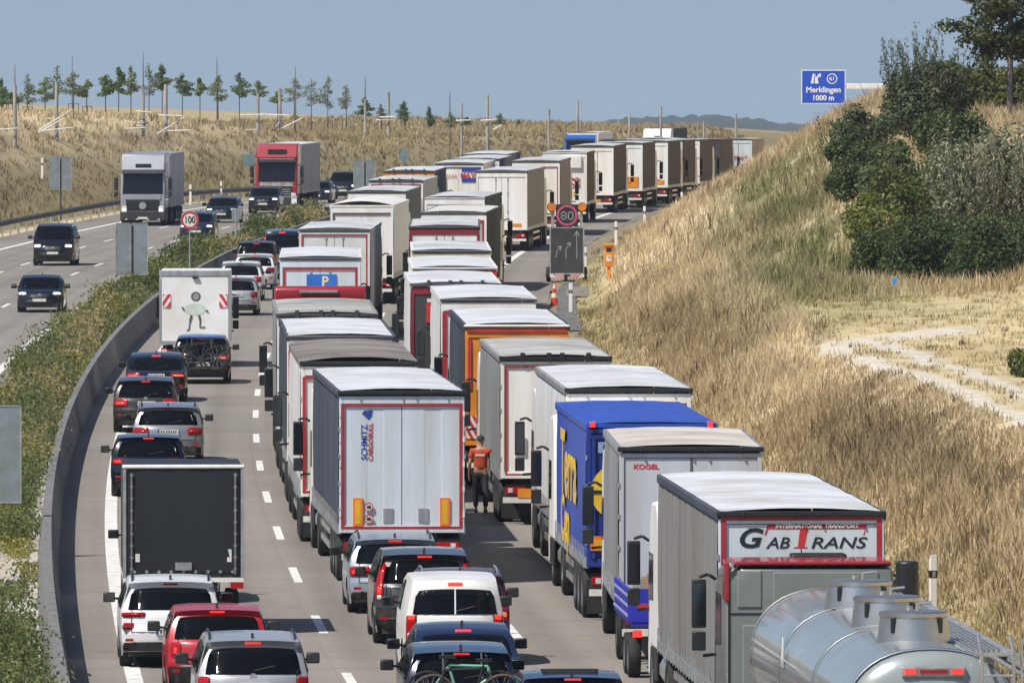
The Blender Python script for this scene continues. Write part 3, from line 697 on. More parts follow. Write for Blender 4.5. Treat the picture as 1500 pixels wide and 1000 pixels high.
MB().box(-1.2, 1.2, -.03, .0, 3.76, 3.82).build('red_strip', REDI, t); stripes('marker_board', t, -1.22, -.95, 1.2, 1.75, -.02)
MB().box(-1.18, -1.1, -.012, .02, 2.4, 3.6).build('red_strip', REDI, t)
t = lorry('pale curtain lorry with a teal square high on its white rear door', 715.5, 55.6, CURTW, WHITE, TARPW, WHITE, REDT, det=1, group=RGTG, opt=dict(tapew=.09, tapewide=1), cabm=WHITE)
MB().box(-1.02, -.66, -.012, .02, 2.75, 3.35).build('teal_square', GREENP, t)
t = lorry('lorry with a dark red rear frame and a plain white roof', 667.5, 52.5, CURTW, pm('dark door', (.06, .06, .065), .4, 0, .1, 1), TARPW, pm('dark red frame', (.25, .02, .035), .4), None, det=1, group=RGTG, opt=dict(clips=1), cabm=REDP)
MB().box(-.82, -.3, -.012, .02, 2.85, 3.4).build('red_panel', REDI, t); MB().box(-.8, -.45, -.02, .0, 3.42, 3.52).build('marker_plate', PLATE, t)
lorry('white lorry with a red band under its roof edge', 666, 49.3, WHITE, WHITE, TARPW, REDI, None, det=1, group=RGTG, opt=dict(sealmat=TARPM))
lorry('white lorry with a pale yellow band under its black roof seal', 661.5, 45.9, WHITE, WHITE, TARPM, pm('pale yellow frame', (.72, .66, .45), .5), None, det=1, group=RGTG)
lorry('white lorry with four lock rods and dark red rear edge', 651, 41.0, CURTD, WHITE, TARPM, pm('dark red frame', (.25, .02, .035), .4), None, det=1, group=RGTG, cabm=WHITE)
lorry('grey doored lorry inside a thin red frame with its dark right side showing', 665, 38.2, CURTD, pm('mid grey door', (.42, .42, .43), .4, 0, .05, 1), pm('cream roof', (.66, .66, .63), .5, 0, .06, .6), WHITE, REDT, tyaw=-2, det=1, group=RGTG, cabm=WHITE)
lorry('long white roofed lorry with a dark curtain side, before the gap', 666, 35.2, CURTD, WHITE, TARPM, WHITE, None, tyaw=-2.3, det=1, group=RGTG, opt=dict(seal=0), cabm=WHITE)
t = lorry('muddy grey sided lorry with bright white rear doors, left of the road works trailer', 735, 29.9, pm('muddy grey curtain', (.17, .165, .155), .6, 0, .2, 1, streak=True), WHITE, TARPM, CREAM, None, tyaw=-1.6, det=1, group=RGTG, opt=dict(tapew=.03), cabm=CREAM)
MB().box(.35, .95, -.012, .02, 1.2, 1.36).build('orange_plate', ORANGE, t)
t = lorry('cream doored lorry with a stained dark side behind the road works trailer', 785, 27.9, pm('stained side', (.17, .14, .13), .6, 0, .25, 1, streak=True), CREAM, TARPM, CREAM, REDT, det=1, group=FARG, opt=dict(tapew=.03), cabm=CREAM)
MB().box(.75, .95, -.012, .02, 1.2, 1.6).build('orange_plate', YEPL, t)
t = lorry('short white refrigerated lorry with a striped marker board on its rear', 827, 26.2, CURTK, WHITE, TARPM, WHITE, None, det=1, group=FARG, L=8.5, opt=dict(norods=1, seal=0), cabm=WHITE)
stripes('marker_board', t, .35, .85, 2.0, 2.55, -.02); MB().box(-.2, .95, -.12, .0, 3.05, 3.75).build('cooling_unit', WHITE, t, bevel=.04); MB().box(.5, .65, -.02, .01, 1.55, 1.75).build('yellow_label', YEPL, t)
RED2 = pm('faint red lettering', (.6, .12, .14), .5)
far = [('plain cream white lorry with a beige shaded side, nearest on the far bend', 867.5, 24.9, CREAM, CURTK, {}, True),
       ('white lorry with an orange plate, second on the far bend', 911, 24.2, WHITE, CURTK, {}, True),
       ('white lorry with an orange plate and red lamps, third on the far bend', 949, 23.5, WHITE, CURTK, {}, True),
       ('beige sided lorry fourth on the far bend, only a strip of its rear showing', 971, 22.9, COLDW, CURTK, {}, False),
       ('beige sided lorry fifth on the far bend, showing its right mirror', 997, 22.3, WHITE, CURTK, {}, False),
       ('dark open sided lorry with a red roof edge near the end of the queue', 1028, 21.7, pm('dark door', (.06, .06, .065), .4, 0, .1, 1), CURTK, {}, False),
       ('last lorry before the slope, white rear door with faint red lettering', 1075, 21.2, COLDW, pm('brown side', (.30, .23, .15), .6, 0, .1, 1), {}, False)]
for i, (lb, px, s, dr, sdm, op, pl) in enumerate(far):
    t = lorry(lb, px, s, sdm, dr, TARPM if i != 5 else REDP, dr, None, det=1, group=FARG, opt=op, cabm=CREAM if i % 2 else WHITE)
    if pl and i: MB().box(.3, 1.0, -.012, .02, 1.25, 1.5 if i == 2 else 1.9).build('orange_plate', ORANGE, t)
    if i == 0: MB().box(-.2, .5, -.035, -.02, .62, .8).build('orange_plate', ORANGE, t)
text('lettering', 'TRANSPORT', .36, RED2, t, (-.1, -.012, 2.6), off=.01)
lorry('pale roofed lorry in the middle lane seen over the first lorry of the far bend', 906, 22.6, CURTG, CREAM, TARPM, CREAM, None, det=0, group=FARG, L=13)
lorry('grey sided lorry in the middle lane seen over the third lorry of the far bend', 962, 21.0, CURTG, WHITE, TARPM, WHITE, None, det=0, group=FARG, L=13)

# small blue dropside trailer tucked in behind the light grey lorry
x, y, z = place(1017, 86.0)
t = thing('dropside_trailer', 'small blue dropside trailer with clutter in it, between two grey lorries', 'trailer', (x - .12, y, z), heading(y, 4))
BLUEV = pm('violet blue paint', (.03, .035, .42), .4, 0, .1, 2, tint=(1, 1, 1))
MB().box(-.95, .95, .02, 4.0, .94, 1.02).build('deck', BLUEV, t)
MB().box(-.98, .98, 0, .05, 1.02, 1.58).build('tailboard', BLUEV, t)
for sd_ in (-1, 1):
    b = MB().box(sd_ * .98 - .025, sd_ * .98 + .025, .05, 4.0, 1.02, 1.58).build('side_board', BLUEV, t)
    rb = MB()
    for i in range(3): rb.box(sd_ * 1.005 - .02, sd_ * 1.005 + .02, .1, 3.95, 1.1 + .17 * i, 1.14 + .17 * i)
    rb.build('rib', pm('pale blue rail', (.35, .38, .6), .4), b)
    for a in (1.3, 2.3): wheel(t, sd_ * .83, a, .36, .22, sd_)
    MB().box(sd_ * .85 - .08, sd_ * .85 + .08, -.03, .01, .76, .88).build('tail_light', TAILL, t)
MB().box(-.85, .2, -.012, .0, 1.25, 1.33).build('red_strip', REDI, t)
ld = MB()
for i in range(26): a, b_, c = random.uniform(-.85, .8), random.uniform(.2, 2.7), random.uniform(.06, .2); ld.box(a, a + c, b_, b_ + c, 1.05, 1.6 + random.random() * .3, random.randint(0, 3))
ld.build('load', [TIMBER, REDI, GALV, pm('tan clutter', (.45, .3, .2), .7)], t)
# ---------------------------------------------------------------- cars
# side outline from the foot of the rear bumper, over the roof, to the foot of the front bumper: (y, z) in metres for a 1.5 m tall, 4.4 m long car
OUT = {
 'hatch': [(.10, .26), (.02, .45), (.0, .60), (.05, .72), (.09, .93), (.17, 1.0), (.50, 1.38), (.44, 1.455), (1.1, 1.5), (2.0, 1.49), (2.75, 1.40), (3.50, .99), (3.85, .93), (4.20, .80), (4.36, .66), (4.40, .42), (4.32, .22)],
 'wagon': [(.10, .26), (.02, .45), (.0, .60), (.05, .72), (.09, .92), (.15, .98), (.46, 1.36), (.36, 1.43), (1.1, 1.49), (2.1, 1.5), (2.85, 1.40), (3.55, .99), (3.9, .93), (4.22, .80), (4.36, .66), (4.40, .42), (4.32, .22)],
 'suv': [(.10, .28), (.02, .45), (.0, .60), (.04, .72), (.07, .93), (.12, .98), (.37, 1.36), (.27, 1.44), (1.1, 1.5), (2.1, 1.49), (2.7, 1.40), (3.35, 1.02), (3.8, .95), (4.22, .84), (4.36, .70), (4.40, .45), (4.32, .25)],
 'sedan': [(.10, .26), (.02, .42), (.0, .60), (.03, .74), (.07, .93), (.55, 1.02), (1.15, 1.37), (1.35, 1.43), (1.8, 1.49), (2.3, 1.5), (2.85, 1.40), (3.55, .98), (3.9, .92), (4.22, .80), (4.36, .66), (4.40, .42), (4.32, .22)],
 'van': [(.06, .24), (.01, .36), (.0, .48), (.02, .60), (.04, .95), (.06, .99), (.14, 1.36), (.22, 1.455), (.8, 1.49), (2.3, 1.5), (2.95, 1.40), (3.6, .95), (3.9, .88), (4.22, .76), (4.36, .62), (4.40, .40), (4.32, .22)],
 'mpv': [(.06, .22), (.01, .34), (.0, .46), (.02, .60), (.05, .88), (.07, .92), (.20, 1.36), (.26, 1.45), (.8, 1.49), (2.6, 1.5), (3.2, 1.42), (3.85, .93), (4.0, .86), (4.25, .74), (4.36, .6), (4.40, .38), (4.32, .2)],
}
class Shell:
    def __init__(s, shape, L, W, H, tumble=.80):
        s.L, s.W, s.H = L, W, H
        s.p = [(y * L / 4.4, z * H / 1.5) for y, z in OUT[shape]]; s.tum = tumble; s.belt = .97 * H / 1.5; s.sill = .27 * H / 1.5
    def hw(s, z):
        h = s.W / 2
        if z < .5: return h * (.955 + .045 * max(0, z - .15) / .35)
        if z < s.belt: return h * (1.0 - .02 * ((z - .5) / (s.belt - .5)) ** 2)
        t = (z - s.belt) / (s.H - s.belt); return h * (.98 - (.98 - s.tum) * (t ** 1.15))
    def bend(s, x, y, z):
        q = abs(x) / (s.W / 2)
        yr, yf = max(0, 1 - y / .75), max(0, 1 - (s.L - y) / .95)
        y2 = y + .26 * q ** 3.2 * yr - .42 * q ** 2.6 * yf
        x2 = x * (1 - .05 * max(0, 1 - y / 1.1) ** 2 - .07 * max(0, 1 - (s.L - y) / 1.3) ** 2)
        z2 = z - (.055 * q ** 2.5 if z > s.belt + .1 else .02 * q ** 4)
        return (x2, y2, z2)
    def top(s, u, t):
        """point on the top sheet: u along the outline's points, t from -1 to 1 across"""
        i = min(int(u), len(s.p) - 2); f = u - i
        y = s.p[i][0] * (1 - f) + s.p[i + 1][0] * f; z = s.p[i][1] * (1 - f) + s.p[i + 1][1] * f
        return s.bend(t * s.hw(z), y, z)
    def side(s, y, z, sd): return s.bend(sd * s.hw(z), y, z)
    def zt(s, y):
        """height of the outline above a place along the car"""
        best = 0
        for (a, b), (c, d) in zip(s.p[:-1], s.p[1:]):
            lo, hi = min(a, c), max(a, c)
            if lo <= y <= hi and hi > lo:
                f = (y - a) / (c - a); best = max(best, b + f * (d - b))
        return best
def car(label, px, s, shape, L, W, H, paint, X=None, Y=None, oncoming=False, tumble=.80, det=1, cat='car', name='car', group=None, lit=True, bumper=None, tail='low', rails=False, fin=True,
        roof=None, plate=True, wiper=True, backglass=(.86, .22), yaw=0.0, lightsize=(.62, 1.0), lowplate=False, chrome=False, glass=None, vans=False, headlit=True, lamp_u=(3.05, 4.1), lower=True):
    x, y, z = place(px, s, Y, X); hd = heading(y, L, oncoming); hd = (hd[0], hd[1], hd[2] + rad(yaw))
    if oncoming: # the given place is the nose
        d = Vector((0, -L, 0)); d.rotate(Euler((0, 0, hd[2]))); x, y = x + d.x, y + d.y; z = float(rz(y))
    root = thing(name, label, cat, (x, y, z), hd, group); S = Shell(shape, L, W, H, tumble); n = len(S.p); g_ = glass or TGLASS
    # body shell: top sheet, then both flanks with wheel arches cut out
    us = []
    for i in range(n - 1):
        for f in ((0, .25, .5, .75) if i in (1, 4, 5, 7, 8, 9, 10, 11, 13) else (0, .5)): us.append(i + f)
    us.append(n - 1.0); ts = [-1, -.96, -.88, -.72, -.5, -.25, 0, .25, .5, .72, .88, .96, 1]
    b = MB(); cut = det and not oncoming or oncoming
    for i_ in range(len(us) - 1):
        um = (us[i_] + us[i_ + 1]) / 2
        for j_ in range(len(ts) - 1):
            tm = abs(ts[j_] + ts[j_ + 1]) / 2
            if tm < .86 and (10.1 < um < 10.75 or (not oncoming and 5 < um < 5.75)): continue
            q = [S.top(us[i_], ts[j_]), S.top(us[i_], ts[j_ + 1]), S.top(us[i_ + 1], ts[j_ + 1]), S.top(us[i_ + 1], ts[j_])]
            b.add(q, [(0, 1, 2, 3)])
    rw = .335 * (H / 1.5) ** .5 if shape != 'mpv' else .33
    ax = (.86 * L / 4.4, L - .86 * L / 4.4 - .05)
    cols = sorted(set([round(v, 3) for v in np.linspace(.0, L, 46)] + [round(a + rw * 1.16 * math.cos(t), 3) for a in ax for t in np.linspace(0, math.pi, 9)]))
    for sd in (-1, 1):
        rows = []
        for yy in cols:
            zt = max(S.zt(min(max(yy, .001), L - .001)), S.sill); zs = S.sill * .78
            for a in ax:
                dd = (rw * 1.16) ** 2 - (yy - a) ** 2
                if dd > 0: zs = max(zs, rw + math.sqrt(dd))
            if yy < .10: zs = max(zs, .26)
            zs = min(zs, zt); row = []
            for f in (0, .12, .3, .5, .7, .85, 1): row.append(S.side(yy, zs + (zt - zs) * f, sd))
            rows.append(row)
        b.grid(rows, 0, flip=sd > 0)
    b.build('body', paint, root, 42, weld=True)
    ns_ = 0
    for yy, zz in ((S.p[6][0] + .45, S.belt), (S.p[6][0] + 1.45, S.belt + .02)):
        for xx in (-.38, .38):
            se = MB(); se.prism([(yy, .45), (yy - .10, zz - .02), (yy, zz), (yy + .18, .5)], xx - .26, xx + .26); se.box(xx - .13, xx + .13, yy - .10, yy - .02, zz - .01, zz + .19)
            se.build('seat', pm('dark seat cloth', (.03, .03, .033), .9, 0, .2, 6), root, bevel=.03)
    ub = MB().box(-W / 2 + .16, W / 2 - .16, .25, L - .3, .20, .72).build('underbody', CHASS, root)
    def patch(nm, mat, u0, u1, t0, t1, off=(0, -.008, .006), par=None, m=7, k=9, rnd=.06, thick=.012):
        rows = []
        for i in range(m):
            a = -1 + 2 * i / (m - 1); row = []
            for j in range(k):
                c = -1 + 2 * j / (k - 1)
                aa = a * (1 - rnd * .5 * c ** 6); cc = c * (1 - rnd * a ** 6)
                px_, py_, pz_ = S.top((u0 + u1) / 2 + (u1 - u0) / 2 * aa, (t0 + t1) / 2 + (t1 - t0) / 2 * cc)
                row.append((px_ + off[0], py_ + off[1], pz_ + off[2]))
            rows.append(row)
        o = MB().grid(rows).build(nm, mat, par or root, 50)
        sm = o.modifiers.new('t', 'SOLIDIFY'); sm.thickness = thick; sm.offset = -1 if off[1] <= 0 else 1; sm.offset = 0
        return o
    tw, du = backglass
    if oncoming or det: patch('windscreen', g_, 10.06, 10.95, -.84, .84, (0, .006, .008), m=9)
    if not oncoming:
        rg = patch('rear_window', g_, 5.06 - du, 5.92, -tw, tw, (0, -.008, .006), m=9, rnd=.05)
        if vans: MB().add([(-.012, S.top(5.0, 0)[1] - .018, S.top(5.0, 0)[2]), (.012, S.top(5.0, 0)[1] - .018, S.top(5.0, 0)[2]), (.012, S.top(6.0, 0)[1] - .018, S.top(6.0, 0)[2]), (-.012, S.top(6.0, 0)[1] - .018, S.top(6.0, 0)[2])], [(0, 1, 2, 3)]).build('door_gap', paint, rg)
        if wiper and det:
            a, c = S.top(5.12, .02), S.top(5.30, .42)
            MB().tube([(a[0], a[1] - .03, a[2]), (c[0], c[1] - .03, c[2])], .012).build('wiper', INK, rg)
        patch('spoiler_lamp' if False else 'brake_light', TAILL if lit else TAILR, 6.25, 6.62, -.17, .17, (0, -.012, .004), m=3, rnd=0)
        if lower and not bumper and det: patch('lower_bumper', BLACKP, .05, .95, -.97, .97, (0, -.006, 0), rnd=.03)
        if det:
            patch('tailgate_gap', INK, 2.05 if shape != 'van' else 1.2, 2.10 if shape != 'van' else 1.25, -.80, .80, (0, -.005, .002), m=3, rnd=0)
            for sd in (-1, 1): patch('tailgate_gap', INK, 2.1 if shape != 'van' else 1.25, 4.95, sd * .795, sd * .805, (0, -.005, .002), m=9, k=3, rnd=0)
        if bumper: patch('bumper', bumper, .0, 1.85, -.99, .99, (0, -.006, 0), rnd=.02)
        t0, t1 = lightsize
        for sd in (-1, 1):
            if tail == 'low': o = patch('tail_light', TAILR, lamp_u[0], lamp_u[1], sd * t0, sd * t1, (sd * .006, -.010, .004), m=5, k=9, rnd=.12)
            elif tail == 'tall': o = patch('tail_light', TAILR, 3.0, 5.9, sd * .86, sd * 1.0, (sd * .006, -.010, .004), m=9, k=4, rnd=.1)
            else: o = patch('tail_light', TAILR, 2.75, 4.7, sd * .80, sd * .99, (sd * .008, -.012, .002), m=7, k=4, rnd=.08)
            if det:
                q = {'low': (lamp_u[0] + .25 * (lamp_u[1] - lamp_u[0]), lamp_u[0] + .6 * (lamp_u[1] - lamp_u[0])), 'tall': (3.5, 4.2), 'block': (3.9, 4.6)}[tail]; w_ = {'low': (t0 + .08, t1 - .06), 'tall': (.885, .97), 'block': (.82, .96)}[tail]
                patch('lamp', (TAILL if sd < 0 or tail == 'block' else TAILO) if lit else TAILR, q[0], q[1], sd * w_[0], sd * w_[1], (sd * .008, -.022, .004), o, 3, 4, .1)
                if tail != 'low': patch('clear_lens', CLEARL, 3.0 if tail == 'block' else 3.05, 3.4, sd * w_[0], sd * w_[1], (sd * .008, -.022, .004), o, 3, 4, .1)
        if plate:
            a = S.top(2.2 if lowplate else 3.45, 0)
            o = MB().box(-.26, .26, a[1] - .03, a[1] - .005, a[2] - .06, a[2] + .06).build('number_plate', PLATE, root)
            pk = MB()
            for q_ in range(7): pk.box(-.19 + .058 * q_ + (.02 if q_ > 1 else 0), -.155 + .058 * q_ + (.02 if q_ > 1 else 0), a[1] - .034, a[1] - .0305, a[2] - .035, a[2] + .035)
            kind(pk.build('plate_marks', pm('worn plate black', (.10, .10, .11), .5, 0, .3, 30), o), 'stuff')
            MB().box(-.26, -.22, a[1] - .034, a[1] - .03, a[2] - .06, a[2] + .06).build('blue_strip', BLUEI, o)
            if not lowplate: patch('plate_recess', paint, 2.95, 3.02, -.4, .4, (0, -.012, 0), m=3)
        if chrome:
            a = S.top(4.35, 0); mb = MB(); disc(mb, (0, a[2]), .055, a[1] - .02, 0, 14); mb.build('emblem', ALU, root)
        a = S.top(1.0, 0); MB().box(-W * .30, W * .30, a[1] - .012, a[1] + .05, .30, .43).build('lower_trim', BLACKP, root)
        for sd in (-1, 1): MB().box(sd * W * .40 - .07, sd * W * .40 + .07, .05, .09, .47, .52).build('reflector', TAILR, root)
    else:
        for sd in (-1, 1):
            o = patch('headlight', CLEARL, 12.75, 13.6, sd * .60, sd * .97, (sd * .004, .008, .008), m=4, k=6, rnd=.1)
            if headlit: patch('lamp', HEADL, 13.0, 13.45, sd * .68, sd * .92, (sd * .006, .018, .012), o, 3, 4)
        patch('grille', INK, 13.2, 14.5, -.48, .48, (0, .010, .004), rnd=.2)
        patch('lower_grille', INK, 14.6, 15.4, -.75, .75, (0, .010, 0), rnd=.15)
        a = S.top(14.6, 0); MB().box(-.26, .26, a[1] + .012, a[1] + .03, a[2] - .06, a[2] + .05).build('number_plate', PLATE, root)
        a = S.top(13.7, 0); mb = MB(); mb.cyl((0, a[1] + .015, a[2]), (0, a[1] + .03, a[2]), .07, None, 14); mb.build('emblem', ALU, root)
    # side glass in two panes a side
    zb = S.belt + .03
    ya, yb = S.p[6][0] + .12, S.p[11][0] - .10
    mid = (ya + yb) / 2 + .08
    for sd in (-1, 1):
        for (a, c) in ((ya, mid - .04), (mid + .04, yb)) if shape != 'van' else ((mid + .04, yb),):
            rows = []
            for i in range(9):
                yy = a + (c - a) * i / 8; zt = max(S.zt(yy) - .10, zb + .01); rows.append([tuple(v + (sd * .008 if q == 0 else 0) for q, v in enumerate(S.side(yy, zb + (zt - zb) * f, sd))) for f in (0, .25, .5, .75, 1)])
            o = MB().grid(rows, 0, flip=sd > 0).build('side_window', g_, root, 60); sm = o.modifiers.new('t', 'SOLIDIFY'); sm.thickness = .012; sm.offset = 0
        m = MB(); xm = W / 2 * .97; ym = S.p[11][0] - .30; zm = S.belt + .06
        m.box(sd * xm, sd * (xm + .08), ym - .02, ym + .03, zm - .02, zm + .02); m.prism([(ym - .07, zm - .06), (ym - .07, zm + .10), (ym + .03, zm + .11), (ym + .10, zm + .02), (ym + .06, zm - .07)], sd * (xm + .06), sd * (xm + .27))
        o = m.build('mirror', BLACKP, root, 40, bevel=.02)
        MB().box(sd * (xm + .075), sd * (xm + .255), ym - .078, ym - .0715, zm - .045, zm + .085).build('mirror_glass', pm('mirror glass', (.10, .11, .12), .08, 1, 0), o)
        for a in ax: wheel(root, sd * (W / 2 - .125), a, rw, .22, sd, name='wheel')
        if rails:
            r = MB(); pts = []
            for i in range(9):
                yy = S.p[7][0] + .25 + (S.p[10][0] - S.p[7][0] - .35) * i / 8; q = S.side(yy, S.zt(yy), sd); e = 0 if i in (0, 8) else .055
                pts.append((q[0] - sd * .06, q[1], q[2] + e))
            r.tube(pts, .018, 6); r.build('roof_rail', ALU if rails == 'alu' else BLACKP, root, 50)
    if fin:
        q = S.p[7]; zf = S.zt(q[0] + .35)
        MB().prism([(q[0] + .25, zf - .02), (q[0] + .27, zf + .075), (q[0] + .33, zf + .06), (q[0] + .48, zf - .01)], -.02, .02).build('antenna', INK, root)
    if roof: patch('roof_panel', roof, 7.1, 9.7, -.74, .74, (0, 0, .012), m=9, rnd=.02)
    root['_top'] = 0; del root['_top']
    return root, S
SILVER = carpaint('silver car paint', (.50, .51, .53), .45, .3); WHITEC = carpaint('white car paint', (.76, .77, .78)); BLACKC = carpaint('black car paint', (.004, .0045, .006), 0, .16); NAVY = carpaint('navy car paint', (.009, .017, .055), .15, .18)
BLUEK = carpaint('blue black car paint', (.006, .009, .024), .1, .16); BROWNC = carpaint('dark brown grey car paint', (.060, .052, .046), .5); REDC = carpaint('red car paint', (.42, .015, .025)); GREYC = carpaint('silver grey car paint', (.30, .31, .34), .55)
MAROON = carpaint('maroon car paint', (.075, .02, .04), .3); GREYD = carpaint('dark grey car paint', (.035, .036, .042), .4); SILVB = carpaint('pale silver blue car paint', (.36, .42, .50), .4, .3)
LG, MG, OG = 'cars queuing in the left lane', 'cars queuing in the middle lane', 'cars on the oncoming carriageway'
car('silver estate with black roof rails, nearest in the left lane', 371, 94.3, 'suv', 4.6, 1.80, 1.68, SILVER, rails='b', group=LG, tail='low', lightsize=(.80, 1.0), lamp_u=(2.5, 4.4), chrome=True, backglass=(.88, .2), bumper=None)
car('red car with a curved roof between a silver estate and a white car', 319, 88.5, 'hatch', 4.2, 1.74, 1.53, REDC, group=LG, tail='low', lightsize=(.74, .93), lamp_u=(2.9, 4.2), chrome=True, backglass=(.88, .2), bumper=BLACKP)
kona, kS = car('white car with black lower trim right behind the black box trailer', 250, 84.3, 'suv', 4.2, 1.80, 1.56, WHITEC, rails='b', group=LG, lit=False, tail='low', lightsize=(.52, 1.0), lamp_u=(3.65, 4.15), bumper=None, lowplate=True)
for sd_ in (-1, 1):
    a_ = kS.top(2.3, sd_ * .86); b_ = kS.top(3.2, sd_ * .86)
    MB().prism([(a_[1] - .03, a_[2] + .02), (a_[1] + .1, a_[2] + .02), (b_[1] + .1, b_[2] - .03), (b_[1] - .02, b_[2] - .03)], a_[0] - .11, a_[0] + .11).build('corner_trim', BLACKP, kona, bevel=.02)
    MB().box(a_[0] - .09, a_[0] + .09, a_[1] - .045, a_[1] - .02, a_[2] + .05, a_[2] + .14).build('reverse_light', TAILR, kona, bevel=.01)
car('white car towing the black box trailer, showing only its mirror and left flank', 262, 77.0, 'suv', 4.6, 1.92, 1.75, WHITEC, group=LG, X=(251 - 750) / F * 208, Y=208)
car('dark navy car with spaced tailgate lettering just ahead of the black box trailer', 217.5, 62.0, 'hatch', 4.3, 1.80, 1.46, BLUEK, group=LG, tail='low', lightsize=(.5, 1.0), lamp_u=(3.4, 4.15))
car('silver grey estate with blue tinted roof overlapping a navy car', 246, 57.6, 'wagon', 4.6, 1.83, 1.5, GREYC, group=LG, tail='low', lit=False, lightsize=(.56, 1.0), backglass=(.82, 0), rails='b')
car('brown grey hatchback with wide red tail lights behind a dark saloon', 213, 53.6, 'wagon', 4.5, 1.80, 1.5, BROWNC, group=LG, tail='low', lightsize=(.56, 1.0), chrome=True)
car('black saloon with a light showing through its rear window', 228, 49.6, 'sedan', 4.7, 1.83, 1.43, BLACKC, group=LG, tail='low', lightsize=(.50, 1.0), lamp_u=(3.2, 3.9))
bc, bS = car('black car carrying bicycles across its tailgate behind the white box van', 295, 47.2, 'wagon', 4.5, 1.80, 1.5, BLACKC, group=LG, tail='low', lightsize=(.60, 1.0), lowplate=True)
car('light silver hatchback half hidden by the right edge of the white box van', 345, 38.3, 'hatch', 4.1, 1.75, 1.47, SILVER, group=LG, tail='low', lit=False, lightsize=(.68, 1.0))
car('white car with dark rear glass seen over the white box van', 352, 36.4, 'suv', 4.3, 1.80, 1.6, WHITEC, group=LG, tail='low', lit=False, det=1)
car('white hatchback overlapping the white car ahead of the box van', 372, 34.9, 'hatch', 4.2, 1.78, 1.5, WHITEC, group=LG, det=0)
car('dark grey off road car with both brake lights glowing', 375, 33.6, 'suv', 4.5, 1.86, 1.68, GREYD, group=LG, tail='low', lightsize=(.62, 1.0))
car('dark blue tall van at the far end of the left lane', 413, 32.7, 'mpv', 4.9, 1.92, 1.92, NAVY, group=LG, tail='tall', det=0)
# middle lane
car('silver estate close behind the silver lorry', 580, 77.2, 'wagon', 4.7, 1.83, 1.48, SILVB, group=MG, tail='low', lightsize=(.56, 1.0), lowplate=False, rails='b', chrome=True, Y=204.5)
car('dark brown grey car with tall curved tail lights beside a white van', 623, 81.3, 'suv', 4.6, 1.86, 1.70, pm('dark bronze car paint', (.045, .04, .042), .32, .4, .06, 1.2, coat=.9, lined=True), group=MG, tail='tall', lightsize=(.66, 1.0), backglass=(.78, 0), chrome=True)
car('maroon car with silver roof rails, only its roof showing over the white van', 676, 84.1, 'suv', 4.0, 1.78, 1.66, MAROON, group=MG, rails='alu', tail='low')
car('small white van with two dark rear windows and stacked block tail lights', 667, 86.6, 'van', 4.36, 1.75, 1.84, pm('plain white van paint', (.77, .77, .76), .4, 0, .06, 1.0, coat=.3, lined=True), group=MG, tail='block', vans=True, tumble=.82, backglass=(.86, .22), name='van', cat='van', fin=False, wiper=True, plate=False)
car('dark blue saloon with a wide red brake strip, behind the white van', 684, 90.8, 'sedan', 4.6, 1.82, 1.44, NAVY, group=MG, tail='low', lightsize=(.55, 1.0), lamp_u=(3.3, 4.1))
mc, mS = car('dark blue car with a pale green bicycle across its tailgate', 678, 94.3, 'wagon', 4.6, 1.80, 1.5, NAVY, group=MG, tail='low', lightsize=(.62, 1.0), lowplate=True)
lowc, lS = car('dark blue car cut off by the bottom edge with a raised black sunroof', 842, 98.0, 'hatch', 4.3, 1.80, 1.46, NAVY, group=MG, tail='low')
MB().prism([(1.05, 1.455), (1.06, 1.50), (1.6, 1.475), (1.6, 1.45)], -.42, .42).build('sunroof', INK, lowc)
# oncoming
car('dark saloon with both headlamps lit, nearest on the oncoming carriageway', 57.5, 37.9, 'sedan', 4.4, 1.80, 1.43, BLUEK, group=OG, oncoming=True)
car('black people carrier van with slanted headlamps and a star emblem grille', 77, 31.8, 'mpv', 5.0, 1.93, 1.92, BLACKC, group=OG, oncoming=True, name='van', cat='van')
car('dark blue car half hidden behind the round speed limit sign', 287, 28.6, 'hatch', 4.3, 1.8, 1.5, NAVY, group=OG, oncoming=True)
car('dark estate with bright twin headlamps right of the silver lorry', 324, 26.2, 'wagon', 4.6, 1.82, 1.46, BLUEK, group=OG, oncoming=True)
car('black hatchback in front of the red lorry', 385, 25.0, 'suv', 4.4, 1.84, 1.58, BLACKC, group=OG, oncoming=True)
car('low dark green blue car behind the red lorry', 463, 23.3, 'sedan', 4.5, 1.8, 1.42, carpaint('green blue car paint', (.006, .022, .034), .15, .18), group=OG, oncoming=True)
car('dark van half hidden by the grey sign back', 502, 22.2, 'mpv', 4.9, 1.92, 1.85, BLUEK, group=OG, oncoming=True, name='van', cat='van')

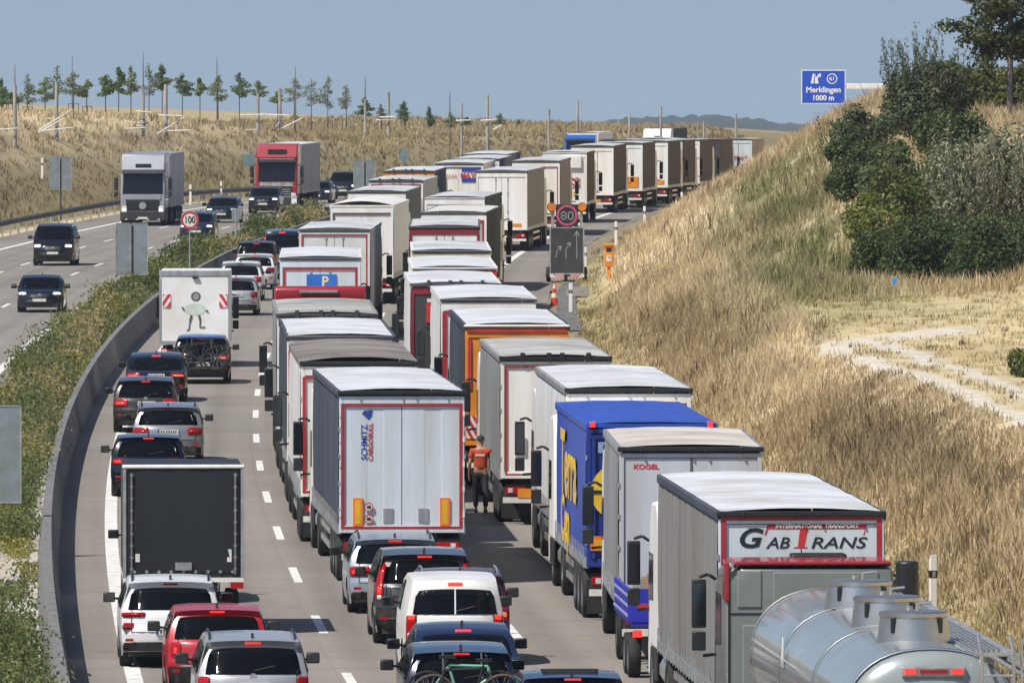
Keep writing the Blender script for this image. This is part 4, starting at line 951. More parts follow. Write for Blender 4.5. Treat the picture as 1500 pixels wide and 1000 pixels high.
# bicycles on the two racks
def bicycle(label, at, rz_, frame, tyre, sc_=1.0, roll=0, group='bicycles on car racks', lean=0):
    r = thing('bicycle', label, 'bicycle', at, (lean, roll, rz_), group)
    R = .35
    for x in (-.53, .53):
        t = MB(); n = 28
        for i in range(n):
            a, b = 2 * math.pi * i / n, 2 * math.pi * (i + 1) / n
            t.cyl((x + R * math.cos(a), 0, R + R * math.sin(a)), (x + R * math.cos(b), 0, R + R * math.sin(b)), .024, None, 6, 0, False)
        w_ = t.build('wheel', tyre, r, 60); sp = MB()
        for i in range(10):
            a = 2 * math.pi * i / 10; sp.cyl((x, 0, R), (x + (R - .03) * math.cos(a), 0, R + (R - .03) * math.sin(a)), .004, None, 4)
        sp.cyl((x, -.04, R), (x, .04, R), .025, None, 8); sp.build('spokes', GALV, w_)
    f = MB(); bb, st, hd, ra, fa = (-.08, 0, .30), (-.22, 0, .80), (.36, 0, .78), (-.53, 0, .35), (.53, 0, .35); hl = (.40, 0, .62)
    for a, b, q in ((bb, st, .022), (st, hd, .022), (bb, hl, .03), (hd, hl, .026), (hl, fa, .018), (bb, ra, .014), (st, ra, .013)): f.cyl(a, b, q, None, 8)
    f.build('frame', frame, r, 60)
    MB().box(-.36, -.12, -.06, .06, .90, .95).tube([st, (-.25, 0, .92)], .015).build('saddle', INK, r)
    MB().tube([hd, (.34, 0, .92)], .016).tube([(.34, -.28, .94), (.34, 0, .92), (.34, .28, .94)], .013).build('handlebar', INK, r)
    MB().cyl((-.08, -.02, .30), (-.08, .02, .30), .09, None, 14).box(-.10, .08, -.09, -.06, .17, .20).build('crank', CHASS, r)
    r.scale = (sc_,) * 3; return r
def on_rack(c, off): # a point in a car's own axes, in the world
    M_ = Matrix.LocRotScale(c.location, c.rotation_euler, None); return M_ @ Vector(off)
rk = MB().tube([(-.55, -.35, .50), (.55, -.35, .50)], .03).tube([(-.35, .1, .45), (-.35, -.4, .50)], .03).tube([(.35, .1, .45), (.35, -.4, .5)], .03).tube([(-.3, -.2, .5), (-.3, .25, 1.42)], .02).tube([(.3, -.2, .5), (.3, .25, 1.42)], .02)
rk.build('bicycle_rack', CHASS, bc, 50); rk.build('bicycle_rack', CHASS, mc, 50)
ang = bc.rotation_euler[2]
bicycle('dark mountain bicycle hung across the back of the black car', on_rack(bc, (.02, -.22, .50)), ang, INK, RUBBER)
bicycle('second dark bicycle with a silver grey frame behind the black car', on_rack(bc, (-.10, -.38, .46)), ang + math.pi, GREYD, RUBBER)
MB().tube([(-.62, -.1, 1.47), (.62, -.1, 1.47)], .07, 10).build('blue_padding', pm('blue padding', (.10, .17, .42), .8, 0, .2, 6, tint=(1, 1, 1)), bc, 50)
bicycle('pale green mountain bicycle across the back of the dark blue car', on_rack(mc, (0, -.25, .42)), mc.rotation_euler[2], pm('pale green bicycle paint', (.20, .46, .36), .35, 0, .05, 4), RUBBER, 1.05)
bicycle('dark bicycle with brown tyres hung behind the pale green bicycle', on_rack(mc, (.06, -.42, .40)), mc.rotation_euler[2] + math.pi, INK, pm('brown tyre', (.10, .07, .06), .8, 0, .2, 5), 1.02)

# black box trailer and the white box van
x, y, z = place(268.5, 80.0)
t = thing('box_trailer', 'black box trailer with chrome corner strips and pale roof edge in the left lane', 'trailer', (x, y, z), heading(y, 4))
BT = pm('black trailer tarpaulin', (.016, .022, .026), .5, 0, .2, .8, streak=True)
MB().box(-1.1, 1.1, .03, 4.2, 1.06, 3.07).build('box', BT, t, bevel=.02)
MB().prism([(-.02, 3.06), (-.02, 3.12), (.12, 3.13), (.12, 3.06)], -1.12, 1.12).build('roof_edge', WHITE, t, bevel=.02)
d = MB()
for i in range(8):
    for j in range(9): pass
rows = [[(-1.02 + 2.04 * i / 14, .012 + .008 * math.sin(i * 1.3 + j) - .012 * math.sin(math.pi * j / 8), .1 + 1.06 + 1.86 * j / 8) for i in range(15)] for j in range(9)]
MB().grid(rows, 0, flip=True).build('rear_curtain', BT, t, 60)
for sd_ in (-1, 1):
    st = MB().cyl((sd_ * .95, -.02, 1.12), (sd_ * .95, -.02, 2.98), .018, None, 8)
    for i in range(9): st.box(sd_ * .95 - .03, sd_ * .95 + .03, -.03, .0, 1.2 + .215 * i, 1.24 + .215 * i)
    st.build('corner_strip', STEEL, t)
    MB().box(sd_ * 1.08 - .03, sd_ * 1.08 + .03, -.012, .04, 1.06, 3.05).build('corner_post', GALV, t)
    MB().box(sd_ * .98 - .12, sd_ * .98 + .12, -.02, .05, .86, .98).build('tail_light', TAILR, t)
    wheel(t, sd_ * .92, 1.4, .38, .24, sd_); wheel(t, sd_ * .92, 2.3, .38, .24, sd_)
e = MB()
for i in range(9): e.cyl((-.9 + .225 * i, -.015, 1.17), (-.9 + .225 * i, .02, 1.17), .03, None, 8)
e.build('eyelet', GALV, t)
MB().box(-1.1, 1.1, -.01, 4.2, .98, 1.06).build('sill', WHITE, t); MB().box(-.15, .15, -.04, .02, 1.2, 1.34).build('handle', GALV, t)
MB().box(-.88, -.80, .0, .02, 1.35, 1.5).build('white_decal', PLATE, t); MB().box(.80, .88, .0, .02, 1.35, 1.58).build('white_decal', PLATE, t)
MB().box(-.6, .6, .3, 4.0, .62, .98).build('chassis', CHASS, t)

x, y, z = place(285.5, 45.0)
t = thing('box_van', 'white box van with a stick figure emblem and two striped marker boards on its rear', 'van', (x, y, z), heading(y, 6))
bw = pm('clean white van box', (.80, .81, .82), .4, 0, .03, .8)
MB().box(-1.14, 1.14, .02, 4.4, .75, 3.12).build('box', bw, t, bevel=.03)
MB().box(-1.16, 1.16, -.03, .06, 2.96, 3.15).build('top_rail', ALU, t, bevel=.02); MB().box(-1.16, 1.16, -.05, .06, .72, .84).build('bottom_rail', ALU, t)
MB().box(-1.08, 1.08, -.005, .02, .86, 2.94).build('tail_lift', bw, t)
for sd_ in (-1, 1):
    MB().box(sd_ * 1.13 - .03, sd_ * 1.13 + .03, -.02, .03, .75, 2.9).build('corner_post', ALU, t)
    stripes('marker_board', t, sd_ * .92 - .13, sd_ * .92 + .13, 1.95, 2.38, -.03, 2, flip=sd_ < 0)
    tl = MB().box(sd_ * .9 - .2, sd_ * .9 + .2, -.03, .05, .48, .64).build('tail_light', TAILR, t); MB().box(sd_ * 1.0 - .08, sd_ * 1.0 + .08, -.04, -.03, .5, .58).build('lamp', CLEARL, tl)
    wheel(t, sd_ * .95, 1.2, .36, .25, sd_); wheel(t, sd_ * .92, 4.9, .36, .25, sd_)
    MB().box(sd_ * .6 - .3 + .1, sd_ * .6 + .3 - .1, -.04, .0, .66, .72).build('white_step', PLATE, t)
    mirror(t, sd_, 5.0, 1.75, 1.0)
MB().prism([(4.4, .5), (4.4, 2.2), (5.0, 2.25), (5.6, 1.3), (6.1, 1.1), (6.2, .5)], -.98, .98).build('cab', bw, t, 40, bevel=.06)
MB().cyl((-.08, -.06, 2.93), (.1, -.06, 2.93), .05, None, 8).build('lamp', INK, t)
em = MB(); PG = pm('pale green plate', (.60, .68, .62), .5, 0, .05, 4); DK = pm('dark olive ink', (.10, .12, .10), .5, 0, .1, 6)
n = 24; em.add([(.0 + .36 * math.cos(2 * math.pi * i / n), -.012, 1.88 + .19 * math.sin(2 * math.pi * i / n)) for i in range(n)], [tuple(range(n))], 0)
disc(em, (.03, 2.30), .16, -.012, 1, 20, r0=.10); disc(em, (.03, 2.30), .10, -.011, 2, 16)
for a, b, w_ in (((-.12, 1.70), (-.16, 1.52), .035), ((-.16, 1.52), (-.19, 1.24), .022), ((-.19, 1.24), (-.27, 1.20), .022), ((.13, 1.70), (.17, 1.52), .035), ((.17, 1.52), (.16, 1.30), .022), ((.16, 1.30), (.33, 1.31), .022), ((-.36, 1.86), (-.42, 1.96), .03), ((.36, 1.86), (.42, 1.80), .03)):
    em.cyl((a[0], -.012, a[1]), (b[0], -.012, b[1]), w_, None, 8, 1)
em.build('emblem', [PG, DK, pm('mirror disc', (.6, .62, .55), .3, .4, .3, 8)], t)

# oncoming lorries
def oncoming_lorry(label, px, s, cabm, side, roof, Y=None, L=13.0, h=4.0, front=1, dark=None, cabh=3.45, defl=None, extra=None, wtop=2.86):
    x, y, z = place(px, s, Y); hd = heading(y, 16, True)
    T = L + .55 + 2.37
    d = Vector((0, -T, 0)); d.rotate(Euler((0, 0, hd[2]))); bx_, by_ = x + d.x, y + d.y
    root = thing('articulated_lorry', label, 'lorry', (bx_, by_, float(rz(by_))), hd, 'lorries on the oncoming carriageway')
    box_body(root, 2.5, h, 1.1, L, side, roof, 1); rear_end(root, 2.5, h, 1.1, side, side, None, 0, dict(norods=1)); chassis(root, .3, L - 1)
    for a in (1.9, 3.2, 4.5):
        for sd_ in (-1, 1): wheel(root, sd_ * 1.08, a, .5, .34, sd_)
    yc = L + .55; cab(root, yc, cabm, cabh, defl, front, dark=dark, w0=1.76, w1=wtop)
    for sd_ in (-1, 1): wheel(root, sd_ * 1.08, yc + 1.3, .5, .32, sd_); wheel(root, sd_ * .93, yc - 2.2, .5, .6, sd_)
    chassis(root, yc - 3, yc + .5)
    if extra: extra(root, yc)
    return root
SILC = carpaint('silver lorry paint', (.36, .38, .41), .35)
def ex_silver(r, yc):
    MB().prism([(yc + 1.55, 3.40), (yc + 1.95, 3.06), (yc + 2.14, 3.04), (yc + 1.7, 3.95), (yc + .2, 4.02), (yc + .2, 3.2)], -1.22, 1.22).build('air_deflector', SILC, r, 40, bevel=.08)
    MB().box(-.42, .42, yc + 1.8, yc + 2.08, 3.22, 3.42).build('roof_vent', INK, r)
    MB().box(-1.0, 1.0, yc + 2.30, yc + 2.335, 1.46, 1.74).build('front_panel', SILC, r, bevel=.02)
    mb = MB(); mb.cyl((0, yc + 2.37, 1.12), (0, yc + 2.40, 1.12), .2, None, 18); mb.build('emblem', ALU, r)
    for x in (-.9, -.3, .3, .9): MB().box(x - .06, x + .06, yc + 2.42, yc + 2.45, .34, .40).build('lamp', CLEARL, r)
oncoming_lorry('silver lorry with black grille and round emblem on the oncoming carriageway', 209, 26.6, SILC, pm('pale blue grey box', (.36, .39, .46), .45, 0, .12, .7, streak=True), SILC, extra=ex_silver, dark=CHASS, L=9.0)
def ex_red(r, yc):
    MB().prism([(yc + 1.5, 3.4), (yc + 2.0, 3.10), (yc + 2.14, 3.14), (yc + 1.75, 3.95), (yc + .3, 4.0), (yc + .3, 3.1)], -1.23, 1.23).build('air_deflector', REDP, r, 40, bevel=.08)
    MB().box(-.55, .55, yc + 1.8, yc + 2.06, 3.38, 3.66).build('roof_vent', INK, r)
    MB().box(-1.05, 1.05, yc + 2.10, yc + 2.18, 2.92, 3.10).build('name_band', PLATE, r)
    MB().box(-1.0, 1.0, yc + 2.29, yc + 2.33, 1.46, 1.70).build('front_panel', pm('dirty pale panel', (.45, .42, .42), .5, 0, .3, 5), r)
    for sd_ in (-1, 1):
        MB().box(sd_ * 1.08 - .13, sd_ * 1.08 + .13, yc + 2.28, yc + 2.36, .95, 1.45).build('corner_panel', REDP, r, bevel=.03)
        MB().prism([(yc + 2.3, .42), (yc + 2.40, .42), (yc + 2.36, .85), (yc + 2.3, .9)], sd_ * 1.05 - .16, sd_ * 1.05 + .16).build('corner_panel', PLATE, r)
oncoming_lorry('red lorry with white band above its windscreen on the oncoming carriageway', 405, 24.6, REDP, pm('grey mauve curtain', (.34, .32, .32), .5, 0, .1, .7, streak=True), TARPW, extra=ex_red, front=2)
BLUE2 = carpaint('bright blue lorry paint', (.012, .11, .50))
def ex_blue(r, yc): MB().prism([(yc + 1.5, 3.4), (yc + 2.05, 3.34), (yc + 2.10, 3.38), (yc + 1.7, 3.7), (yc + .3, 3.75), (yc + .3, 3.1)], -1.22, 1.22).build('air_deflector', BLUE2, r, 40, bevel=.08)
oncoming_lorry('bright blue lorry coming over the far crest', 849, 18.3, BLUE2, WHITE, TARPW, extra=ex_blue, front=2, Y=868, wtop=3.25)
def ex_white(r, yc): MB().prism([(yc + 1.5, 3.2), (yc + 2.05, 3.08), (yc + 2.14, 3.12), (yc + 1.7, 3.9), (yc + .3, 3.95), (yc + .3, 3.1)], -1.22, 1.22).build('air_deflector', WHITE, r, 40, bevel=.08); MB().box(-.45, .25, yc + 1.9, yc + 2.1, 3.1, 3.3).build('roof_vent', INK, r)
oncoming_lorry('white lorry with a dark grey body, farthest on the oncoming carriageway', 962, 16.6, WHITE, CURTD, CURTD, extra=ex_white, front=2, Y=945)

# tanker at the bottom right corner
Yt = 141.0
xt, yt, zt_ = place(0, 1, Yt, 5.50); zt_ += .22
t = thing('tank_lorry', 'grey green tank lorry with three steel hatches in the bottom right corner', 'tank lorry', (xt, yt, zt_), heading(Yt, 16))
TG = pm('pale grey green tank paint', (.33, .37, .37), .24, .25, .05, .8, coat=.5); CABG = pm('grey green cab paint', (.21, .235, .225), .38, 0, .06, 1, coat=.4)
def ell(y, a, b, zc, n=44): return [(a * math.copysign(abs(math.cos(q)) ** .86, math.cos(q)), y, zc + b * math.copysign(abs(math.sin(q)) ** .86, math.sin(q))) for q in [2 * math.pi * i / n for i in range(n + 1)]]
tk = MB(); rows = []
for yy, f in ((-.22, .02), (-.20, .3), (-.15, .58), (-.08, .80), (.0, .93), (.08, .985), (.16, 1.0)): rows.append(ell(yy, 1.15 * f, .98 * f, 1.83))
for i in range(1, 30): rows.append(ell(.16 + 15.2 * i / 29, 1.15, .98, 1.83))
rows.append(ell(15.45, 1.0, .8, 1.83)); rows.append(ell(15.5, .02, .02, 1.83))
tk.grid(rows); tk.build('tank', TG, t, 50)
for yy in (.10, 5.2, 10.3, 15.2):
    rg = MB(); rg.grid([ell(yy - .04, 1.165, .995, 1.83), ell(yy - .03, 1.175, 1.005, 1.83), ell(yy + .03, 1.175, 1.005, 1.83), ell(yy + .04, 1.165, .995, 1.83)]); rg.build('tank_ring', STEEL, t, 50)
for yy in (2.6, 6.4, 10.6):
    hh = MB(); n = 32
    for (ra, za), (rb_, zb_) in zip([(.50, 2.70), (.45, 3.10), (.465, 3.11), (.465, 3.16), (.44, 3.175), (.05, 3.20)], [(.45, 3.10), (.465, 3.11), (.465, 3.16), (.44, 3.175), (.05, 3.20), (.001, 3.20)]):
        hh.grid([[(ra * math.cos(q), yy + ra * math.sin(q), za) for q in [2 * math.pi * i / n for i in range(n + 1)]], [(rb_ * math.cos(q), yy + rb_ * math.sin(q), zb_) for q in [2 * math.pi * i / n for i in range(n + 1)]]])
    o = hh.build('hatch', STEEL, t, 40)
    for q in (-2.3, -.8, 1.2):
        cx_, cy_ = .465 * math.cos(q), yy + .465 * math.sin(q)
        MB().box(cx_ - .03, cx_ + .03, cy_ - .03, cy_ + .02, 2.90, 3.10).build('clamp', INK, o, bevel=.008)
    MB().tube([(.05, yy, 3.18), (.05, yy, 3.27), (.24, yy, 3.29)], .022, 8).cyl((-.06, yy, 3.18), (-.06, yy, 3.24), .05, None, 10).build('hatch_handle', STEEL, o)
wk = MB().box(.50, 1.02, .35, 14.6, 2.70, 2.74)
o = wk.build('walkway', pm('matt grey walkway', (.42, .43, .42), .6, .3, .1, 3), t)
sl_ = MB()
for i in range(7): sl_.box(.53 + .066 * i, .56 + .066 * i, .36, 14.6, 2.74, 2.79)
sl_.build('walkway_bar', ALU, o)
MB().box(1.02, 1.18, .35, 14.6, 2.64, 2.72).build('walkway_edge', GALV, o)
ld = MB()
for x in (.62, 1.04): ld.tube([(x, -.24, .6), (x, -.24, 2.74), (x, .2, 2.98)], .024, 8)
for i in range(8): ld.tube([(.62, -.24, .8 + .24 * i), (1.04, -.24, .8 + .24 * i)], .018, 6)
ld.tube([(1.18, .1, 1.4), (1.18, .1, 2.95)], .02, 8)
ld.build('ladder', ALU, t, 50)
lm = MB().box(-.42, .42, -.17, -.05, 2.46, 2.60).build('lamp_bar', GALV, t, bevel=.02)
for sd_ in (-1, 1): MB().box(sd_ * .31 - .075, sd_ * .31 + .075, -.185, -.165, 2.50, 2.57).build('tail_light', TAILL, lm)
MB().box(-.18, .18, -.185, -.165, 2.51, 2.56).build('brake_light', TAILR, lm)
text('lettering', 'A', .55, WHITE, t, (-1.17, 9.6, 2.2), face='left', off=.02, shear=.3)
chassis(t, .5, 17.5)
for a in (2.0, 3.3, 4.6):
    for sd_ in (-1, 1): wheel(t, sd_ * 1.05, a, .5, .34, sd_)
yc = 18.6
cab(t, yc, CABG, 2.96, None, w=2.48)
rp = MB()
rp.box(-1.13, 1.2, yc - .03, yc + 1.3, 2.97, 3.04); o = rp.build('roof_edge', REDP, t, bevel=.03)
MB().prism([(yc - .035, 2.45), (yc - .035, 3.03), (yc + .4, 3.05), (yc + .4, 2.45)], -1.27, -1.20).build('roof_edge', REDP, t, bevel=.02)
sm_ = MB()
sm_.box(-1.08, -.72, yc - .02, yc + .02, 2.35, 2.90); sm_.box(-.55, 1.02, yc - .02, yc + .02, 2.42, 2.88); sm_.box(-1.0, -.62, yc - .02, yc + .02, 1.2, 2.1); sm_.box(-.45, 1.1, yc - .02, yc + .02, 1.2, 2.1)
sm_.build('back_panel', CABG, t, bevel=.018)
MB().box(-1.2, 1.2, yc - .012, yc + .02, 2.255, 2.275).build('seam', INK, t); MB().box(-.4, .6, yc - .03, yc + .0, 2.30, 2.325).build('seam', INK, t)
MB().tube([(-1.205, yc - .012, .9), (-1.205, yc - .012, 2.80), (-1.06, yc - .012, 2.985), (1.2, yc - .012, 2.985)], .014, 6).build('seal', INK, t)
MB().box(-.18, .66, yc + 1.2, yc + 1.6, 2.99, 3.09).build('roof_lamp_bar', INK, t, bevel=.04)
for sd_ in (-1, 1): wheel(t, sd_ * 1.05, yc + 1.3, .5, .32, sd_); wheel(t, sd_ * .92, yc - 2.0, .5, .6, sd_)
MB().cyl((1.42, yc - .25, 1.4), (1.42, yc - .25, 3.05), .17, None, 14).build('intake_stack', BLACKP, t, 40, bevel=.03)
MB().box(1.28, 1.30, yc - .3, yc - .1, 2.6, 2.64).build('bracket', GALV, t)
for nm in list(t.children):
    if nm.name.startswith('mirror') and nm.dimensions.x > 0: pass
# ---------------------------------------------------------------- signs, posts and other roadside things
GREYP = pm('galvanised sign post', (.42, .44, .45), .5, .5, .1, 3)
def sign_back(label, X, Y, w, top, bot, split=True, faint=None):
    z = float(terrain(X, Y)); r = thing('road_sign', label, 'road sign', (X, Y, z), (0, 0, -math.atan(slope(Y))))
    zb = float(rz(Y)) - z
    m = faint or GREYB
    if split:
        MB().box(-w / 2, -w * .04, -.02, .02, zb + bot, zb + top).build('panel', m, r, bevel=.015); MB().box(w * .01, w / 2, -.02, .02, zb + bot, zb + top).build('panel', m, r, bevel=.015)
        fr = MB()
        for a, b in ((-w / 2, -w * .04), (w * .01, w / 2)):
            for x in (a, b): fr.box(x - .015, x + .015, -.03, -.018, zb + bot, zb + top)
            for zz in (bot, top): fr.box(a, b, -.03, -.018, zb + zz - .015, zb + zz + .015)
        fr.build('frame', GALV, r)
    else: MB().box(-w / 2, w / 2, -.02, .02, zb + bot, zb + top).build('panel', m, r, bevel=.015)
    MB().cyl((.02, .0 if not split else -.01, 0), (.02, -.0 if not split else -.01, zb + top - .1), .045, None, 8).build('post', GREYP if not split else CHASS, r)
    cl = MB()
    for f in (.25, .75): cl.box(-w * .3, w * .3, -.05, -.03, zb + bot + (top - bot) * f - .02, zb + bot + (top - bot) * f + .02)
    return r
def at(px, s): return (px - 750) / s, F / s
X, Y = at(88.5, 25.9); sign_back('grey double panel sign back standing in the dry grass behind the far guardrail', X, Y, 1.25, 3.6, 1.75)
X, Y = at(193, 36.7); sign_back('tall grey double panel sign back in the median bushes left of the white box van', X, Y, 1.26, 3.2, 1.14)
X, Y = at(-14, 70.0); sign_back('grey sign back with rounded corner cut off by the left edge of the picture', X, Y, 1.26, 3.2, 1.18)
X, Y = at(534, 25.6); sign_back('grey double panel sign back in the median beside the dark van', X, Y, 1.26, 3.3, 1.7)
X, Y = at(345, 30.6); sign_back('small grey sign back between the dark estate and the black hatchback', X, Y, .36, 2.3, 1.65, False)
hx, hy, hz_ = hit(592, 246)
r = thing('road_sign', 'faded teal diamond sign on the grassy bank right of the red lorry', 'road sign', (hx, hy, hz_)); TEAL = pm('faded teal sign', (.16, .25, .27), .5, 0, .06, 3); q_ = hy / F
MB().prism([(0, 0)], 0, 0) if False else None
d_ = 14 * q_; mb = MB(); mb.add([(0, -.02, 3 * q_), (d_ * .55, -.02, 3 * q_ + d_), (0, -.02, 3 * q_ + 2 * d_), (-d_ * .55, -.02, 3 * q_ + d_), (0, .02, 3 * q_), (d_ * .55, .02, 3 * q_ + d_), (0, .02, 3 * q_ + 2 * d_), (-d_ * .55, .02, 3 * q_ + d_)], [(0, 1, 2, 3), (7, 6, 5, 4), (0, 4, 5, 1), (1, 5, 6, 2), (2, 6, 7, 3), (3, 7, 4, 0)]).build('panel', TEAL, r)
MB().cyl((0, .05, -.3), (0, .05, 3 * q_ + d_), .04, None, 8).build('post', GREYP, r)
hx, hy, hz_ = hit(364, 252); q_ = hy / F
r = thing('road_sign', 'small faded blue grey sign on the bank left of the red lorry', 'road sign', (hx, hy, hz_))
MB().box(-9 * q_, 9 * q_, -.02, .02, 9 * q_, 25 * q_).build('panel', TEAL, r, bevel=.01); MB().cyl((0, .05, -.3), (0, .05, 24 * q_), .04, None, 8).build('post', GREYP, r)
# the 100 limit
X, Y = at(278, 34.0); z = float(terrain(X, Y)); zr = float(rz(Y)) - z
r = thing('speed_limit_sign', 'round red ringed 100 speed limit sign on a thin post in the median', 'road sign', (X, Y, z), (0, 0, -math.atan(slope(Y))))
mb = MB(); disc(mb, (0, zr + 2.70), .39, -.02, 0, 28, y2=.02); disc(mb, (0, zr + 2.70), .385, -.026, 1, 28, r0=.29); mb.build('panel', [PLATE, REDI], r)
text('digits', '100', .42, INK, r, (0, -.028, zr + 2.70), off=.008, sx=.78); MB().cyl((0, .03, 0), (0, .03, zr + 2.9), .035, None, 8).build('post', GREYP, r)
# exit sign on its arm
Y = 772.0; X = (1206 - 750) / F * Y; sy = F / Y
zc_ = CAMZ + (185 - 127.5) / sy; Xp = (1338 - 750) / sy; zp = float(terrain(Xp, Y))
r = thing('exit_sign', 'blue exit sign reading Merklingen 1000 m on a white arm over the slope', 'road sign', (Xp, Y, zp))
bl = pm('motorway blue', (.008, .075, .50), .45, 0, .05, 2, tint=(1, 1, 1)); wh = pm('sign white', (.80, .80, .80), .45, 0, .04, 2)
dx = X - Xp; hw_, hh_ = 65 / sy / 2, 50 / sy / 2; zc = zc_ - zp
MB().box(dx - hw_, dx + hw_, -.04, .04, zc - hh_, zc + hh_).build('panel_edge', wh, r); p_ = MB().box(dx - hw_ + .07, dx + hw_ - .07, -.05, -.0415, zc - hh_ + .07, zc + hh_ - .07).build('panel', bl, r)
text('place_name', 'Merklingen', .56, wh, p_, (dx, -.055, zc - .22), off=.016, sx=1.0); text('distance', '1000 m', .52, wh, p_, (dx - .02, -.055, zc - .80), off=.016)
mb = MB(); disc(mb, (dx + .62, zc + .58), .38, -.055, 0, 24, r0=.31); mb.build('number_ring', wh, p_); text('number', '61', .40, wh, p_, (dx + .62, -.055, zc + .58), off=.01)
ex = MB(); a0, b0 = dx - .62, zc + .24
ex.add([(a0 - .30, -.055, b0), (a0 - .08, -.055, b0), (a0 - .02, -.055, b0 + .70), (a0 - .14, -.055, b0 + .70), (a0 + .0, -.055, b0), (a0 + .28, -.055, b0), (a0 + .20, -.055, b0 + .36), (a0 + .34, -.055, b0 + .54), (a0 + .26, -.055, b0 + .62), (a0 + .06, -.055, b0 + .42), (a0 + .05, -.055, b0 + .70), (a0 + .02, -.055, b0 + .70)], [(0, 1, 2, 3), (4, 5, 6, 9, 10, 11), (6, 7, 8, 9)])
ex.add([(a0 + .20, -.055, b0 + .68), (a0 + .46, -.055, b0 + .72), (a0 + .42, -.055, b0 + .40)], [(0, 2, 1)]); ex.build('exit_symbol', wh, p_)
MB().box(dx + hw_ + .05, .2, -.12, .12, zc - .16, zc + .24).build('arm', wh, r, bevel=.03); MB().box(dx + hw_ - .3, dx + hw_ + .12, .0, .1, zc - .12, zc + .2).build('bracket', CHASS, r)
MB().cyl((0, 0, -.5), (0, 0, zc + .35), .2, .17, 14).build('post', GALV, r, 40)
# delineator posts
def delineator(label, X, Y, base=None, small=1.0):
    z = float(terrain(X, Y)) if base is None else base
    r = thing('delineator_post', label, 'delineator', (X, Y, z), (0, 0, -math.atan(slope(Y)) if Y > 300 else .3), 'delineator posts along the road')
    MB().prism([(-.05, -.3), (.05, -.3), (.05, 1.02 * small), (-.05, 1.10 * small)], -.07, .07).build('post', WHITE, r, bevel=.015)
    MB().box(-.073, .073, -.054, .054, .72 * small, .84 * small).build('black_band', BLACKP, r); MB().box(-.03, .03, -.058, -.0545, .735 * small, .825 * small).build('reflector', ALU, r)
order = ['farthest', 'second farthest', 'third farthest']
for (px, py), lb in zip(((997, 312), (940, 335), (900, 360)), ('farthest white delineator post at the foot of the right slope', 'middle white delineator post of three below the far lorries', 'nearest of three white delineator posts behind the orange phone')):
    yy = 177434 / (py - 32.4); delineator(lb, float(cx(yy)) + 15.9, yy, small=1.12)
for (px, py), lb in zip(((857, 399), (829, 412), (836, 458)), ('white delineator post just right of the road works trailer', 'white delineator post in front of the road works trailer', 'white delineator post on the stone drain')):
    yy = 177434 / (py - 32.4); delineator(lb, (px - 750) / F * yy, yy, float(rz(yy)), 1.05)
yy = 203.0; delineator('large white delineator post behind the guardrail near the tanker', (1367 - 750) / F * yy, yy, float(rz(yy)) - .05, 1.15)
for (px, py), lb in zip(((62, 309), (279, 296), (324, 286)), ('white delineator post by the far guardrail at the left', 'thin white delineator post right of the silver oncoming lorry', 'white delineator post left of the red oncoming lorry')):
    yy = 177434 / (py - 32.4) - 4; X = (px - 750) / F * yy; delineator(lb, X, yy, max(float(terrain(X, yy)), float(rz(yy))), 1.15)
# emergency phone
yy = 449.0; X = (892 - 750) / F * yy
r = thing('emergency_phone', 'orange emergency telephone pillar beside the slope', 'phone', (X, yy, float(rz(yy)) + .05))
MB().box(-.07, .07, -.05, .05, 0, 1.05).build('pillar', ORANGE, r, bevel=.01); MB().box(-.19, .19, -.12, .12, 1.0, 1.92).build('box', ORANGE, r, bevel=.03)
MB().prism([(-.20, 1.86), (.14, 1.90), (.14, 1.97), (-.20, 1.97)], -.22, .22).build('hood', ORANGE, r, bevel=.02)
MB().box(-.10, .10, -.13, -.118, 1.22, 1.48).build('notice', PLATE, r); MB().box(-.11, .11, -.13, -.118, 1.62, 1.78).build('speaker', INK, r)
mb = MB(); mb.tube([(-.04, -.135, 1.40), (.03, -.135, 1.42), (.05, -.135, 1.30)], .01).build('symbol', INK, r)
# road works trailer
yy = 466.0; X = (830.5 - 750) / F * yy
r = thing('warning_trailer', 'grey road works warning trailer with a red ringed matrix sign and two amber lamps', 'trailer', (X, yy, float(rz(yy))), (0, 0, .03))
PAN = pm('dark grey panel', (.055, .06, .066), .5, .1, .15, 1.5); LED = pm('unlit matrix board', (.02, .02, .022), .5, 0, .1, 5); AMB = pm('amber lamp', (.75, .22, .01), .15, 0, .1, 5)
MB().box(-.70, .70, -.05, .05, .38, 2.32).build('board', PAN, r); f = MB()
for x in (-.72, .72): f.box(x - .03, x + .03, -.07, .07, .3, 2.36)
f.box(-.7, .7, -.07, .07, 2.32, 2.38); f.box(-.7, .7, -.07, .07, .33, .39); f.build('board_frame', GALV, r)
MB().box(-.48, .48, -.10, .06, 2.40, 3.36).build('matrix_sign', LED, r, bevel=.03)
DOTR = pm('glowing red dots', (.8, .10, .22), .4, 0, 0, 1, emit=.35); DOTW = pm('glowing white dots', (.45, .50, .50), .4, 0, 0, 1, emit=.12)
dr = MB()
for i in range(34):
    a = 2 * math.pi * i / 34
    for q in (.38, .43): dr.box(q * math.cos(a) - .02, q * math.cos(a) + .02, -.112, -.102, 2.88 + q * math.sin(a) - .02, 2.88 + q * math.sin(a) + .02)
kind(dr.build('red_ring', DOTR, r), 'stuff')
def dots(s, x0, z0, p, nm):
    FONT = {'8': '01110 10001 10001 01110 10001 10001 01110', '0': '01110 10001 10001 10001 10001 10001 01110'}
    mb = MB()
    for k_, ch in enumerate(s):
        for j, row in enumerate(FONT[ch].split()):
            for i, c in enumerate(row):
                if c == '1': x, z_ = x0 + (k_ * 6 + i) * p, z0 - j * p; mb.box(x - .018, x + .018, -.112, -.102, z_ - .018, z_ + .018)
    kind(mb.build(nm, DOTW, r), 'stuff')
